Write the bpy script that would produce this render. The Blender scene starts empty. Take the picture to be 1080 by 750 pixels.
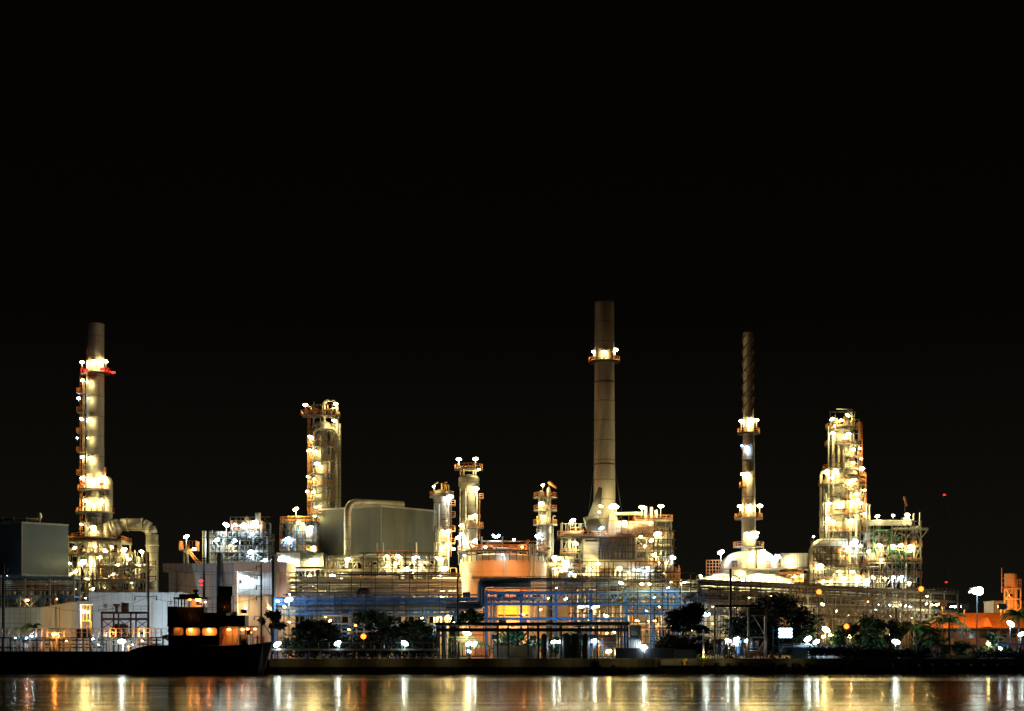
import bpy, math, random
from mathutils import Vector, Matrix
R = random.Random(11)
SC = bpy.context.scene
COL = SC.collection
F, CXP, HY, CZ = 1700.0, 540.0, 686.0, 5.0     # focal length in photo pixels, principal column, horizon row, eye height
GZ = 3.0                                       # level of the plant's ground above the water
PI = math.pi

def X(px, Y): return (px - CXP) * Y / F
def Z(py, Y): return CZ + (HY - py) * Y / F
def P(px, py, Y): return (X(px, Y), Y, Z(py, Y))

# ------------------------------------------------------------------ mesh builder
class MB:
    def __init__(s): s.v = []; s.f = []; s.sm = []
    def add(s, vs, fs, smooth=False):
        o = len(s.v); s.v += [tuple(v) for v in vs]
        for f in fs: s.f.append([i + o for i in f]); s.sm.append(smooth)
        return s
    def box(s, x0, x1, y0, y1, z0, z1):
        if x0 > x1: x0, x1 = x1, x0
        if y0 > y1: y0, y1 = y1, y0
        if z0 > z1: z0, z1 = z1, z0
        v = [(x, y, z) for z in (z0, z1) for y in (y0, y1) for x in (x0, x1)]
        return s.add(v, [(0, 2, 3, 1), (4, 5, 7, 6), (0, 1, 5, 4), (2, 6, 7, 3), (0, 4, 6, 2), (1, 3, 7, 5)])
    def beam(s, p, q, w, h=None):
        p, q = Vector(p), Vector(q); h = h or w; d = (q - p)
        if d.length < 1e-6: return s
        d.normalize(); up = Vector((0, 0, 1)) if abs(d.z) < .9 else Vector((0, 1, 0))
        a = d.cross(up).normalized(); b = a.cross(d).normalized()
        v = []
        for c in (p, q):
            for i, j in ((-1, -1), (1, -1), (1, 1), (-1, 1)): v.append(c + a * (i * w / 2) + b * (j * h / 2))
        return s.add(v, [(3, 2, 1, 0), (4, 5, 6, 7), (0, 1, 5, 4), (1, 2, 6, 5), (2, 3, 7, 6), (3, 0, 4, 7)])
    def tube(s, p, q, r, n=10, r2=None): return s.path([p, q], r, n, r2)
    def path(s, pts, r, n=10, r2=None):
        pts = [Vector(p) for p in pts]; m = len(pts); rings = []
        a = None
        for i, p in enumerate(pts):
            d = (pts[min(i + 1, m - 1)] - pts[max(i - 1, 0)]).normalized()
            if a is None:
                up = Vector((0, 0, 1)) if abs(d.z) < .9 else Vector((0, 1, 0)); a = d.cross(up).normalized()
            else:
                a = (a - d * a.dot(d)).normalized()
            b = a.cross(d).normalized()
            rr = r if r2 is None else r + (r2 - r) * i / (m - 1)
            k = 1.0
            if 0 < i < m - 1:
                c = (pts[i] - pts[i - 1]).normalized().dot((pts[i + 1] - pts[i]).normalized()); k = 1 / max(.6, math.sqrt((1 + c) / 2))
            rings.append([p + (a * math.cos(t) + b * math.sin(t)) * rr * (k if False else 1) for t in [2 * PI * j / n for j in range(n)]])
        o = len(s.v)
        for g in rings: s.v += [tuple(v) for v in g]
        for i in range(m - 1):
            for j in range(n):
                k2 = (j + 1) % n
                s.f.append([o + i * n + j, o + (i + 1) * n + j, o + (i + 1) * n + k2, o + i * n + k2]); s.sm.append(True)
        s.f.append([o + j for j in range(n)]); s.sm.append(False)
        s.f.append([o + (m - 1) * n + j for j in reversed(range(n))]); s.sm.append(False)
        return s
    def bend(s, pts, r, rb, n=10):              # pipe along corner points with rounded bends of radius rb
        pts = [Vector(p) for p in pts]; out = [pts[0]]
        for i in range(1, len(pts) - 1):
            a, b, c = pts[i - 1], pts[i], pts[i + 1]
            k = min(rb, (a - b).length * .49, (c - b).length * .49)
            p, q = b + (a - b).normalized() * k, b + (c - b).normalized() * k
            for t in (0, .2, .4, .6, .8, 1): out.append(p * (1 - t) ** 2 + b * (2 * t * (1 - t)) + q * t * t)
        out.append(pts[-1]); return s.path(out, r, n)
    def lathe(s, cx, cy, prof, n=28, cap=True):
        m = len(prof); prev = None
        def ringv(r, z):
            o = len(s.v)
            for j in range(n): s.v.append((cx + r * math.cos(2 * PI * j / n), cy + r * math.sin(2 * PI * j / n), z))
            return o
        first = last = None
        for i in range(m - 1):
            (r0, z0), (r1, z1) = prof[i], prof[i + 1]
            d = Vector((r1 - r0, z1 - z0)).normalized() if (r1 != r0 or z1 != z0) else Vector((0, 1))
            a = last if (prev is not None and prev.dot(d) > .8) else ringv(r0, z0)
            b = ringv(r1, z1); prev, last = d, b
            if first is None: first = a
            for j in range(n):
                k = (j + 1) % n; s.f.append([a + j, a + k, b + k, b + j]); s.sm.append(True)
        if cap:
            e = ringv(*prof[0]); s.f.append([e + j for j in reversed(range(n))]); s.sm.append(False)
            e = ringv(*prof[-1]); s.f.append([e + j for j in range(n)]); s.sm.append(False)
        return s
    def ring(s, cx, cy, r0, r1, z0, z1, a0=0, a1=360, n=28):
        a0, a1 = math.radians(a0), math.radians(a1); o = len(s.v); full = abs(a1 - a0) > 6.28
        for j in range(n + 1):
            t = a0 + (a1 - a0) * j / n; c, d = math.cos(t), math.sin(t)
            for r, z in ((r0, z0), (r1, z0), (r1, z1), (r0, z1)): s.v.append((cx + r * c, cy + r * d, z))
        for j in range(n):
            for k in range(4):
                l = (k + 1) % 4
                s.f.append([o + j * 4 + k, o + j * 4 + l, o + (j + 1) * 4 + l, o + (j + 1) * 4 + k][::-1]); s.sm.append(False)
        if not full:
            s.f.append([o, o + 1, o + 2, o + 3]); s.sm.append(False)
            e = o + n * 4; s.f.append([e + 3, e + 2, e + 1, e]); s.sm.append(False)
        return s
    def ell(s, c, rad, n=10, m=6, z0=-1.0):
        o = len(s.v); k = 0
        for i in range(m + 1):
            t = math.asin(max(-1, z0)) + (PI / 2 - math.asin(max(-1, z0))) * i / m
            for j in range(n):
                a = 2 * PI * j / n
                s.v.append((c[0] + rad[0] * math.cos(t) * math.cos(a), c[1] + rad[1] * math.cos(t) * math.sin(a), c[2] + rad[2] * math.sin(t)))
        for i in range(m):
            for j in range(n):
                q = (j + 1) % n
                s.f.append([o + i * n + j, o + i * n + q, o + (i + 1) * n + q, o + (i + 1) * n + j]); s.sm.append(True)
        return s
    def prism(s, poly, y0, y1):                 # poly in x,z seen from the camera, extruded along y
        n = len(poly); v = [(x, y0, z) for x, z in poly] + [(x, y1, z) for x, z in poly]
        f = [list(range(n)), list(range(2 * n - 1, n - 1, -1))]
        f += [[i, n + i, n + (i + 1) % n, (i + 1) % n] for i in range(n)]
        return s.add(v, f)
    def vprism(s, poly, z0, z1):                # poly in x,y, extruded upwards
        n = len(poly); v = [(x, y, z0) for x, y in poly] + [(x, y, z1) for x, y in poly]
        f = [list(range(n))[::-1], list(range(n, 2 * n))] + [[i, (i + 1) % n, n + (i + 1) % n, n + i] for i in range(n)]
        return s.add(v, f)
    def rail(s, pts, h=1.15, w=.1, step=1.6, toe=True):
        pts = [Vector(p) for p in pts]; up = Vector((0, 0, h))
        for a, b in zip(pts, pts[1:]):
            L = (b - a).length; k = max(1, int(round(L / step)))
            for i in range(k): s.beam(a + (b - a) * (i / k), a + (b - a) * (i / k) + up, w)
            s.beam(a + up, b + up, w); s.beam(a + up * .52, b + up * .52, w * .8)
            if toe: s.beam(a + Vector((0, 0, .08)), b + Vector((0, 0, .08)), w * .5, .12)
        s.beam(pts[-1], pts[-1] + up, w); return s
    def ringrail(s, cx, cy, r, z, a0=0, a1=360, n=16, h=1.2, w=.11):
        p = [(cx + r * math.cos(math.radians(a0 + (a1 - a0) * j / n)), cy + r * math.sin(math.radians(a0 + (a1 - a0) * j / n)), z) for j in range(n + 1)]
        return s.rail(p, h, w, 99)
    def ladder(s, x, y, z0, z1, w=.5, cage=True):
        s.beam((x - w / 2, y, z0), (x - w / 2, y, z1), .09); s.beam((x + w / 2, y, z0), (x + w / 2, y, z1), .09)
        n = max(2, int((z1 - z0) / .6))
        for i in range(n + 1): s.beam((x - w / 2, y, z0 + (z1 - z0) * i / n), (x + w / 2, y, z0 + (z1 - z0) * i / n), .05)
        if cage:
            for k in range(1, int((z1 - z0) / 1.5)):
                zz = z0 + k * 1.5
                pts = [(x + .45 * math.cos(a) * 1.0, y - .05 - .75 * math.sin(a), zz) for a in (0, .6, 1.2, 1.94, 2.54, PI)]
                for a, b in zip(pts, pts[1:]): s.beam(a, b, .045)
            for a in (.6, 1.57, 2.54): s.beam((x + .45 * math.cos(a), y - .05 - .75 * math.sin(a), z0 + 1.5), (x + .45 * math.cos(a), y - .05 - .75 * math.sin(a), z1), .04)
        return s
    def stair(s, a, b, w=1.0):
        a, b = Vector(a), Vector(b); n = max(3, int(abs(b.z - a.z) / .25))
        for k in (0, w):
            s.beam(a + Vector((0, k, 0)), b + Vector((0, k, 0)), .12, .3)
            s.beam(a + Vector((0, k, 1)), b + Vector((0, k, 1)), .08)
            for t in (0, .33, .66, 1): s.beam(a.lerp(b, t) + Vector((0, k, 0)), a.lerp(b, t) + Vector((0, k, 1)), .07)
        for i in range(n + 1):
            p = a.lerp(b, i / n); s.box(p.x - .15, p.x + .15, p.y, p.y + w, p.z - .02, p.z + .03)
        return s
    def mesh(s, name, m, org=(0, 0, 0)):
        me = bpy.data.meshes.new(name)
        me.from_pydata([(a - org[0], b - org[1], c - org[2]) for a, b, c in s.v], [], s.f)
        me.polygons.foreach_set('use_smooth', s.sm); me.materials.append(m); me.update(); return me

# ------------------------------------------------------------------ materials
M = {}
def mat(name, col, rough=.6, metal=0.0, var=.22, scale=.6, streak=True, corr=0, emis=None, spec=.4, lines=(), soot=None):
    m = bpy.data.materials.new(name); m.use_nodes = True; nt = m.node_tree; N, L = nt.nodes, nt.links
    b = N['Principled BSDF']; b.inputs['Roughness'].default_value = rough; b.inputs['Metallic'].default_value = metal
    b.inputs['Specular IOR Level'].default_value = spec
    tc = N.new('ShaderNodeTexCoord'); mp = N.new('ShaderNodeMapping'); L.new(tc.outputs['Object'], mp.inputs['Vector'])
    mp.inputs['Scale'].default_value = (1, 1, .18 if streak else 1)
    n1 = N.new('ShaderNodeTexNoise'); n1.inputs['Scale'].default_value = scale; n1.inputs['Detail'].default_value = 6; n1.inputs['Roughness'].default_value = .65
    L.new(mp.outputs[0], n1.inputs['Vector'])
    cr = N.new('ShaderNodeValToRGB'); L.new(n1.outputs['Fac'], cr.inputs['Fac'])
    cr.color_ramp.elements[0].position = .3; cr.color_ramp.elements[1].position = .72
    cr.color_ramp.elements[0].color = tuple(c * (1 - var * 1.6) for c in col) + (1,)
    cr.color_ramp.elements[1].color = tuple(min(1, c * (1 + var)) for c in col) + (1,)
    out = cr.outputs[0]
    if lines or soot: sp = N.new('ShaderNodeSeparateXYZ'); L.new(tc.outputs['Object'], sp.inputs[0])
    def mul(out, fac, lo):
        r = N.new('ShaderNodeMapRange'); L.new(fac, r.inputs[0]); r.inputs[3].default_value = 1; r.inputs[4].default_value = lo
        x = N.new('ShaderNodeMix'); x.data_type = 'RGBA'; x.blend_type = 'MULTIPLY'; x.inputs['Factor'].default_value = 1
        L.new(out, x.inputs['A']); L.new(r.outputs[0], x.inputs['B']); return x.outputs['Result']
    for ax, per, wd, lo in lines:                    # joints between panels or shell courses
        a = N.new('ShaderNodeMath'); a.operation = 'DIVIDE'; L.new(sp.outputs[ax], a.inputs[0]); a.inputs[1].default_value = per
        f = N.new('ShaderNodeMath'); f.operation = 'FRACT'; L.new(a.outputs[0], f.inputs[0])
        g = N.new('ShaderNodeMath'); g.operation = 'LESS_THAN'; L.new(f.outputs[0], g.inputs[0]); g.inputs[1].default_value = wd / per
        out = mul(out, g.outputs[0], lo)
    if soot:                                          # smoke stain round a chimney mouth: from height, to height
        r = N.new('ShaderNodeMapRange'); L.new(sp.outputs['Z'], r.inputs[0]); r.inputs[1].default_value = soot[0]; r.inputs[2].default_value = soot[1]
        nn = N.new('ShaderNodeTexNoise'); nn.inputs['Scale'].default_value = .9; L.new(mp.outputs[0], nn.inputs['Vector'])
        k = N.new('ShaderNodeMath'); k.operation = 'MULTIPLY'; L.new(r.outputs[0], k.inputs[0]); L.new(nn.outputs['Fac'], k.inputs[1])
        out = mul(out, k.outputs[0], .05)
    L.new(out, b.inputs['Base Color'])
    mr = N.new('ShaderNodeMapRange'); L.new(n1.outputs['Fac'], mr.inputs[0]); mr.inputs[3].default_value = max(.05, rough - .12); mr.inputs[4].default_value = min(1, rough + .15)
    L.new(mr.outputs[0], b.inputs['Roughness'])
    if corr:
        w = N.new('ShaderNodeTexWave'); w.inputs['Scale'].default_value = corr; w.bands_direction = 'X'; L.new(tc.outputs['Object'], w.inputs['Vector'])
        bp = N.new('ShaderNodeBump'); bp.inputs['Strength'].default_value = .6; bp.inputs['Distance'].default_value = .12
        L.new(w.outputs['Fac'], bp.inputs['Height']); L.new(bp.outputs[0], b.inputs['Normal'])
    M[name] = m; return m
LAMP = {}
def lens(name, col, strength):
    LAMP[name] = (col, strength); area = name == 'ledscreen'; strength = strength if area else min(strength, 36)
    m = bpy.data.materials.new(name); m.use_nodes = True; nt = m.node_tree; N, L = nt.nodes, nt.links
    N.remove(N['Principled BSDF']); e = N.new('ShaderNodeEmission'); e.inputs['Color'].default_value = col + (1,); e.inputs['Strength'].default_value = strength
    L.new(e.outputs[0], N['Material Output'].inputs['Surface']); m.cycles.emission_sampling = 'FRONT' if area else 'NONE'; M[name] = m; return m

mat('alu', (.32, .29, .22), .45, .35, .2, .5, lines=((2, 3.1, .16, .45),))
mat('stack', (.33, .295, .23), .55, .2, .32, .45, lines=((2, 5.35, .2, .4),)); mat('stack_sooty', (.31, .275, .21), .55, .2, .34, .45, lines=((2, 5.35, .22, .35),), soot=(70, 96))
mat('steel', (.26, .26, .24), .55, .3, .2, .8)
mat('pale', (.40, .38, .31), .5, .1, .18, .7)
mat('cream', (.46, .42, .31), .6, 0, .15, .5)
mat('white', (.58, .59, .56), .55, 0, .14, .25, lines=((0, 3.4, .1, .6),))
mat('clad', (.52, .54, .54), .5, .1, .14, .3, corr=2.2, lines=((0, 1.25, .12, .6), (2, 4.2, .12, .6)))
mat('grey_clad', (.085, .09, .07), .6, .1, .26, .2, corr=1.5, lines=((0, 1.6, .14, .9), (2, 6.1, .14, .82)))
mat('blue_clad', (.05, .085, .11), .6, .1, .16, .12, corr=1.5, lines=((0, 1.6, .14, .9), (2, 6.1, .14, .82)))
mat('dark', (.05, .048, .043), .6, .2, .3, .8)
mat('black', (.012, .012, .013), .5, 0, .3, .8)
mat('tar', (.02, .02, .02), .75, 0, .3, .8)
mat('orange', (.50, .19, .055), .5, 0, .15, 1)
mat('red', (.7, .03, .02), .5, 0, .15, 1)
mat('blue', (.055, .19, .44), .5, 0, .22, .8)
mat('green', (.012, .17, .045), .45, 0, .15, 1)
mat('yellow', (.75, .50, .02), .5, 0, .15, 1)
mat('tank', (.55, .34, .18), .6, 0, .12, .25, lines=((2, 2.4, .1, .7), (0, 5.1, .1, .8)))
mat('peach', (.60, .47, .38), .7, 0, .10, .3)
mat('concrete', (.36, .32, .24), .85, 0, .3, .5)
mat('concrete_dark', (.028, .027, .024), .9, 0, .4, .5)
mat('ground', (.055, .052, .046), .9, 0, .4, .15, streak=False)
mat('rooftile', (.62, .22, .03), .7, 0, .2, 1.2)
mat('wood', (.10, .075, .05), .8, 0, .3, 1.5)
mat('rubber', (.01, .01, .01), .8, 0, .2, 2)
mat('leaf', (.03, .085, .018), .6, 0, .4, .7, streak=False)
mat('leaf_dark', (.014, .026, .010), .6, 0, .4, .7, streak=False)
mat('palm_leaf', (.06, .15, .03), .5, 0, .4, .7, streak=False)
mat('bark', (.09, .07, .05), .9, 0, .3, 3)
mat('glass', (.02, .025, .03), .08, 0, .1, 1)
WARM, COOL, SOD, RED = (1.0, .83, .37), (.66, .85, 1.0), (1.0, .36, .07), (1.0, .03, .02)
LP = 1.5
lens('warm', WARM, 420 * LP); lens('cool', COOL, 300 * LP); lens('sodium', SOD, 420 * LP); lens('redlamp', (1.0, .006, .006), 16)
lens('blueish', (.40, .64, 1.0), 300 * LP); lens('cool_dim', COOL, 75 * LP); lens('warm_dim', WARM, 90 * LP); lens('sodium_dim', (1.0, .13, .012), 6.5); lens('deck', (1.0, .30, .05), 70 * LP); lens('cool_fill', (.62, .84, 1.0), 1500 * LP)  # the strongest cool lens serves only the added fill lamps
lens('ledscreen', (.45, .72, 1.0), 5); lens('led_bulb', (.55, .80, 1.0), 4)

# ------------------------------------------------------------------ things and parts
def thing(name, label, cat, loc, group=None):
    o = bpy.data.objects.new(name, None); COL.objects.link(o); o.location = loc; o.empty_display_size = 1
    o['label'] = label; o['category'] = cat; o['kind'] = 'thing'
    if group: o['group'] = group
    return o
def org(o):
    l = Vector(o.location)
    while o.parent: o = o.parent; l = l + Vector(o.location)
    return l
def part(t, name, mb, m, label=None):
    if not mb.f: return None
    o = bpy.data.objects.new(name, mb.mesh(name, M[m], org(t))); COL.objects.link(o); o.parent = t
    if label: o['label'] = label
    return o
def solo(name, mb, m, label, cat, loc, group=None):
    o = bpy.data.objects.new(name, mb.mesh(name, M[m], loc)); COL.objects.link(o); o.location = loc
    o['label'] = label; o['category'] = cat; o['kind'] = 'thing'
    if group: o['group'] = group
    return o
def struct(name, mb, m, kind='structure'):
    o = bpy.data.objects.new(name, mb.mesh(name, M[m])); COL.objects.link(o); o['kind'] = kind; return o

_lens = {}; _bulb = {}
def lens_mesh(c):
    if c not in _lens: _lens[c] = MB().ell((0, 0, 0), (.58, .22, .30), 14, 8).mesh('lens', M[c])
    return _lens[c]
_hous = MB().prism([(-.62, .06), (-.5, .42), (.5, .42), (.62, .06)], .02, .5).mesh('floodlight', M['dark'])
_hood = MB().box(-.6, .6, -.5, -.44, -.45, .5).box(-.6, .6, -.44, .3, .44, .5).mesh('floodlight', M['dark'])  # hood plate towards the camera, for added lamps whose lens stays unseen
_pole = MB().tube((0, 0, -1), (0, 0, 0), .06, 6).mesh('lamp_pole', M['pale'])
def lamp(t, px, py, Y, c='warm', size=1.0, tilt=None, pole=1.8, hooded=False, ball=False, names=('floodlight', 'lens', 'lamp_pole')):
    """a floodlight that is part of thing t: housing > lens, pole"""
    if py > 612 and 368 < Y < 460: size *= .72
    L = Vector(P(px, py, Y)) - org(t)
    h = bpy.data.objects.new(names[0], _hood if hooded else _hous); COL.objects.link(h); h.parent = t; h.location = L
    tilt = R.choice((-25, -20, 0, 0, 20, 25)) if tilt is None else tilt
    h.rotation_euler = (0, math.radians(tilt), 0); h.scale = (size,) * 3
    l = bpy.data.objects.new(names[1], lens_mesh(c)); COL.objects.link(l); l.parent = h
    if ball: l.scale = (.8, 1.6, 1.5); l.location = (0, -.3, -.05)
    k = (c, round(size, 2))
    if k not in _bulb:
        d = bpy.data.lights.new('bulb', 'POINT'); d.color = LAMP[c][0]; d.energy = 2.6 * LAMP[c][1] * size * size; d.shadow_soft_size = .12 * size + .03; _bulb[k] = d
    u = bpy.data.objects.new('bulb', _bulb[k]); COL.objects.link(u); u.parent = h; u.location = (0, .34, -.05) if hooded else (0, -.62, 0) if ball else (0, -.06, -.42)
    if pole:
        p = bpy.data.objects.new(names[2], _pole); COL.objects.link(p); p.parent = t; p.location = L + Vector((0, .25 * size, .1)); p.scale = (1.2, 1.2, pole)
    return h
def lamps(t, Y, rows, **k):
    for r in rows:
        r = list(r); kw = dict(k)
        if len(r) > 4: kw['pole'] = r[4]
        lamp(t, r[0], r[1], r[5] if len(r) > 5 else Y, r[2] if len(r) > 2 else 'warm', r[3] if len(r) > 3 else 1.0, **kw)

def frame(t, cols, Yf, Yb, ytop, levels, m='steel', w=.38, rail='orange', railh=1.15, brace=True, colbot=None, deckm=None, seed=1, yback=True):
    """steel frame: cols = photo columns at depth Yf, levels = photo rows of its decks"""
    rr = random.Random(seed); xs = [X(c, Yf) for c in cols]; zt = Z(ytop, Yf); zb = GZ if colbot is None else Z(colbot, Yf)
    for x in xs:
        for y in ((Yf, Yb) if yback else (Yf,)): part(t, 'column', MB().beam((x, y, zb), (x, y, zt), w), m)
    zs = [Z(l, Yf) for l in levels]
    for z in zs:
        b = MB().box(xs[0] - .3, xs[-1] + .3, Yf - .3, Yb + .3, z - .12, z)
        for y in (Yf - .25, Yb + .25): b.beam((xs[0] - .4, y, z - .3), (xs[-1] + .4, y, z - .3), .2, .42)
        for x in xs: b.beam((x, Yf - .2, z - .3), (x, Yb + .2, z - .3), .2, .34)
        part(t, 'deck', b, deckm or m)
        if rail:
            part(t, 'railing', MB().rail([(xs[0] - .3, Yb, z), (xs[0] - .3, Yf - .3, z), (xs[-1] + .3, Yf - .3, z), (xs[-1] + .3, Yb, z)], railh, .11), rail)
    if brace:
        zz = [zb] + sorted(zs) + ([zt] if zt > max(zs) + 1 else [])
        for a, b2 in zip(zz, zz[1:]):
            if b2 - a > 9: a = b2 - 6
            for i in range(len(xs) - 1):
                k = rr.random()
                if k < .3: part(t, 'brace', MB().beam((xs[i], Yf, a), (xs[i + 1], Yf, b2 - .4), .2), m)
                elif k < .6: part(t, 'brace', MB().beam((xs[i + 1], Yf, a), (xs[i], Yf, b2 - .4), .2), m)
                elif k < .75: part(t, 'brace', MB().beam((xs[i], Yf, a), ((xs[i] + xs[i + 1]) / 2, Yf, b2 - .4), .2).beam((xs[i + 1], Yf, a), ((xs[i] + xs[i + 1]) / 2, Yf, b2 - .4), .2), m)

def clutter(t, px0, px1, Yf, Yb, y0, y1, n, seed=1, mats=('pale', 'alu', 'steel', 'cream', 'orange'), dens=1.0):
    """pipes and small vessels between two photo rows inside a unit"""
    rr = random.Random(seed); x0, x1 = X(px0, Yf), X(px1, Yf); zt, zb = Z(y0, Yf), max(GZ, Z(y1, Yf))
    for i in range(n):
        k = rr.random(); m = rr.choice(mats); y = rr.uniform(Yf + .4, Yb - .4); x = rr.uniform(x0, x1)
        if k < .38:
            a = rr.uniform(zb, zb + (zt - zb) * .5); b = rr.uniform(a + 1.5, zt + .5)
            part(t, 'pipe', MB().tube((x, y, a), (x, y, b), rr.uniform(.08, .22), 8), m)
        elif k < .66:
            z = rr.uniform(zb + .4, zt); L = rr.uniform(2, max(2.5, (x1 - x0) * .6)); xa = max(x0, x - L / 2); xb = min(x1, x + L / 2)
            d = rr.choice((-1, 1)) * rr.uniform(1, 3)
            part(t, 'pipe', MB().bend([(xa, y, min(zt, max(zb, z + d))), (xa, y, z), (xb, y, z), (xb, y, max(zb, z - abs(d)))], rr.uniform(.09, .22), .5, 8), m)
        elif k < .8:
            h = rr.uniform(1.8, 4.5); z = rr.uniform(zb, max(zb + .1, zt - h)); r = rr.uniform(.45, 1.0)
            part(t, 'vessel', MB().lathe(x, y, [(r * .3, z), (r, z + .4), (r, z + h - .4), (r * .5, z + h - .08), (.1, z + h)], 14), m if m != 'orange' else 'pale')
        elif k < .9:
            z = rr.uniform(zb + 1, zt - .5) if zt - zb > 2 else zb + .5; L = rr.uniform(2, 4.5); r = rr.uniform(.5, .95)
            part(t, 'exchanger', MB().path([(x - L / 2, y, z), (x - L / 2 + .25, y, z), (x + L / 2 - .25, y, z), (x + L / 2, y, z)], r, 14), 'alu')
        else:
            z = rr.uniform(zb, zt - .6) if zt - zb > 1 else zb
            part(t, 'valve_box', MB().box(x - .5, x + .5, y - .4, y + .4, z, z + rr.uniform(.8, 1.6)).beam((x, y, z + .5), (x, y, z + 2), .1), m)

def rack(t, A, B, width, nb, levels, pipes, colm='steel', beamm='steel', w=.4, truss=None, ztop=None, rail=None):
    """pipe rack from A to B (world x, y); levels = heights; pipes = (height, offset, radius, material, from, to)"""
    A, B = Vector((A[0], A[1], 0)), Vector((B[0], B[1], 0)); u = (B - A); Ln = u.length; u.normalize(); n = Vector((-u.y, u.x, 0))
    if n.y < 0: n = -n
    zt = ztop or max(levels) + .3
    for i in range(nb + 1):
        p = A + u * (Ln * i / nb)
        for k in (0, width):
            q = p + n * k; part(t, 'column', MB().beam((q.x, q.y, GZ), (q.x, q.y, zt), w), colm)
    for z in levels:
        b = MB()
        for k in (-.22, width + .22):
            q0, q1 = A + n * k, B + n * k; b.beam((q0.x, q0.y, z - .3), (q1.x, q1.y, z - .3), .25, .55)
        for i in range(nb * 2 + 1):
            p = A + u * (Ln * i / nb / 2); q = p + n * width; b.beam((p.x, p.y, z - .3), (q.x, q.y, z - .3), .25, .4)
        part(t, 'girder', b, beamm)
        if rail:
            q0, q1 = A - n * .25, B - n * .25; part(t, 'railing', MB().rail([(q0.x, q0.y, z), (q1.x, q1.y, z)], 1.1, .1, 2.2), rail)
    if truss:
        for z0, z1 in truss:
            b = MB(); k = max(2, int(Ln / (z1 - z0) / 1.1))
            for i in range(k):
                p = A + u * (Ln * i / k) - n * .22; q = A + u * (Ln * (i + 1) / k) - n * .22; h = (p + q) / 2
                b.beam((p.x, p.y, z0), (h.x, h.y, z1 - .4), .24).beam((h.x, h.y, z1 - .4), (q.x, q.y, z0), .24).beam((p.x, p.y, z0), (p.x, p.y, z1 - .3), .24)
            part(t, 'lattice', b, beamm)
    for z, off, r, m, f0, f1 in pipes:
        p, q = A + u * (Ln * f0) + n * off, A + u * (Ln * f1) + n * off
        part(t, 'pipe', MB().tube((p.x, p.y, z + r), (q.x, q.y, z + r), r, 8), m)

def ringdeck(t, cx, cy, r0, r1, z, a0=0, a1=360, rail='orange', m='steel', h=1.25):
    part(t, 'platform', MB().ring(cx, cy, r0, r1, z - .22, z, a0, a1), m)
    part(t, 'railing', MB().ringrail(cx, cy, r1 - .08, z, a0, a1, max(6, int(abs(a1 - a0) / 18)), h), rail)
def perch(t, x0, x1, y0, y1, z, rail='orange', m='dark', h=1.2):
    part(t, 'platform', MB().box(x0, x1, y0, y1, z - .2, z), m)
    part(t, 'railing', MB().rail([(x0, y1, z), (x0, y0, z), (x1, y0, z), (x1, y1, z)], h, .12, .9), rail)
def bands(rf, zs, zt, zb, k=.07):
    """lathe profile from zb up to zt with thin flange rings at zs; rf(z) = radius"""
    pr = [(rf(zb), zb)]
    for z in sorted(zs):
        if zb < z < zt: pr += [(rf(z), z - .12), (rf(z) + k, z - .12), (rf(z) + k, z + .12), (rf(z), z + .12)]
    return pr + [(rf(zt), zt)]

def dress(t, cx, cy, r, z0, z1, n, seed, mats=('dark', 'steel', 'pale', 'alu', 'wood'), a0=190, a1=350):
    """small risers, brackets and branch pipes on the near face of a column"""
    rr = random.Random(seed)
    for i in range(n):
        a = math.radians(rr.uniform(a0, a1)); d = r + rr.uniform(.25, .9); x, y = cx + d * math.cos(a), cy + d * math.sin(a); k = rr.random(); m = rr.choice(mats)
        h = rr.uniform(.06, .35) * (z1 - z0); z = rr.uniform(z0, z1 - h)
        if k < .6: part(t, 'riser', MB().bend([(cx + (r - .1) * math.cos(a), cy + (r - .1) * math.sin(a), z + h), (x, y, z + h), (x, y, z)], rr.uniform(.09, .2), .4, 7), m)
        elif k < .8: part(t, 'nozzle', MB().tube((cx + (r - .1) * math.cos(a), cy + (r - .1) * math.sin(a), z), (cx + (r + .8) * math.cos(a), cy + (r + .8) * math.sin(a), z), .2, 8), m)
        else:
            b = math.degrees(a); part(t, 'bracket', MB().ring(cx, cy, r - .02, r + rr.uniform(.8, 1.5), z, z + .18, b - 16, b + 16, 5), 'dark')

def scaffold(t, px0, px1, Y, y0, y1, nx, nz, m='steel', w=.1, seed=1, dx=.35):
    """open lattice of thin standards, ledgers and a few diagonals across the face of a unit"""
    rr = random.Random(seed); b = MB(); x0, x1, zt, zb = X(px0, Y), X(px1, Y), Z(y0, Y), max(GZ, Z(y1, Y))
    for i in range(nx + 1):
        x = x0 + (x1 - x0) * i / nx + rr.uniform(-dx, dx); b.beam((x, Y, zb), (x, Y, zt - rr.choice((0, 0, 0, 1, 2.5))), w)
    for k in range(nz + 1):
        z = zb + (zt - zb) * k / nz + rr.uniform(-dx, dx) * .5; b.beam((x0 - .3, Y - .06, z), (x1 + .3, Y - .06, z), w)
    for i in range(nx):
        if rr.random() < .4:
            k = rr.randrange(nz); a = zb + (zt - zb) * k / nz; c = zb + (zt - zb) * (k + 1) / nz; xa, xb = x0 + (x1 - x0) * i / nx, x0 + (x1 - x0) * (i + 1) / nx
            if rr.random() < .5: xa, xb = xb, xa
            b.beam((xa, Y - .1, a), (xb, Y - .1, c), w * .8)
    part(t, 'scaffold_lattice', b, m)
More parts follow.
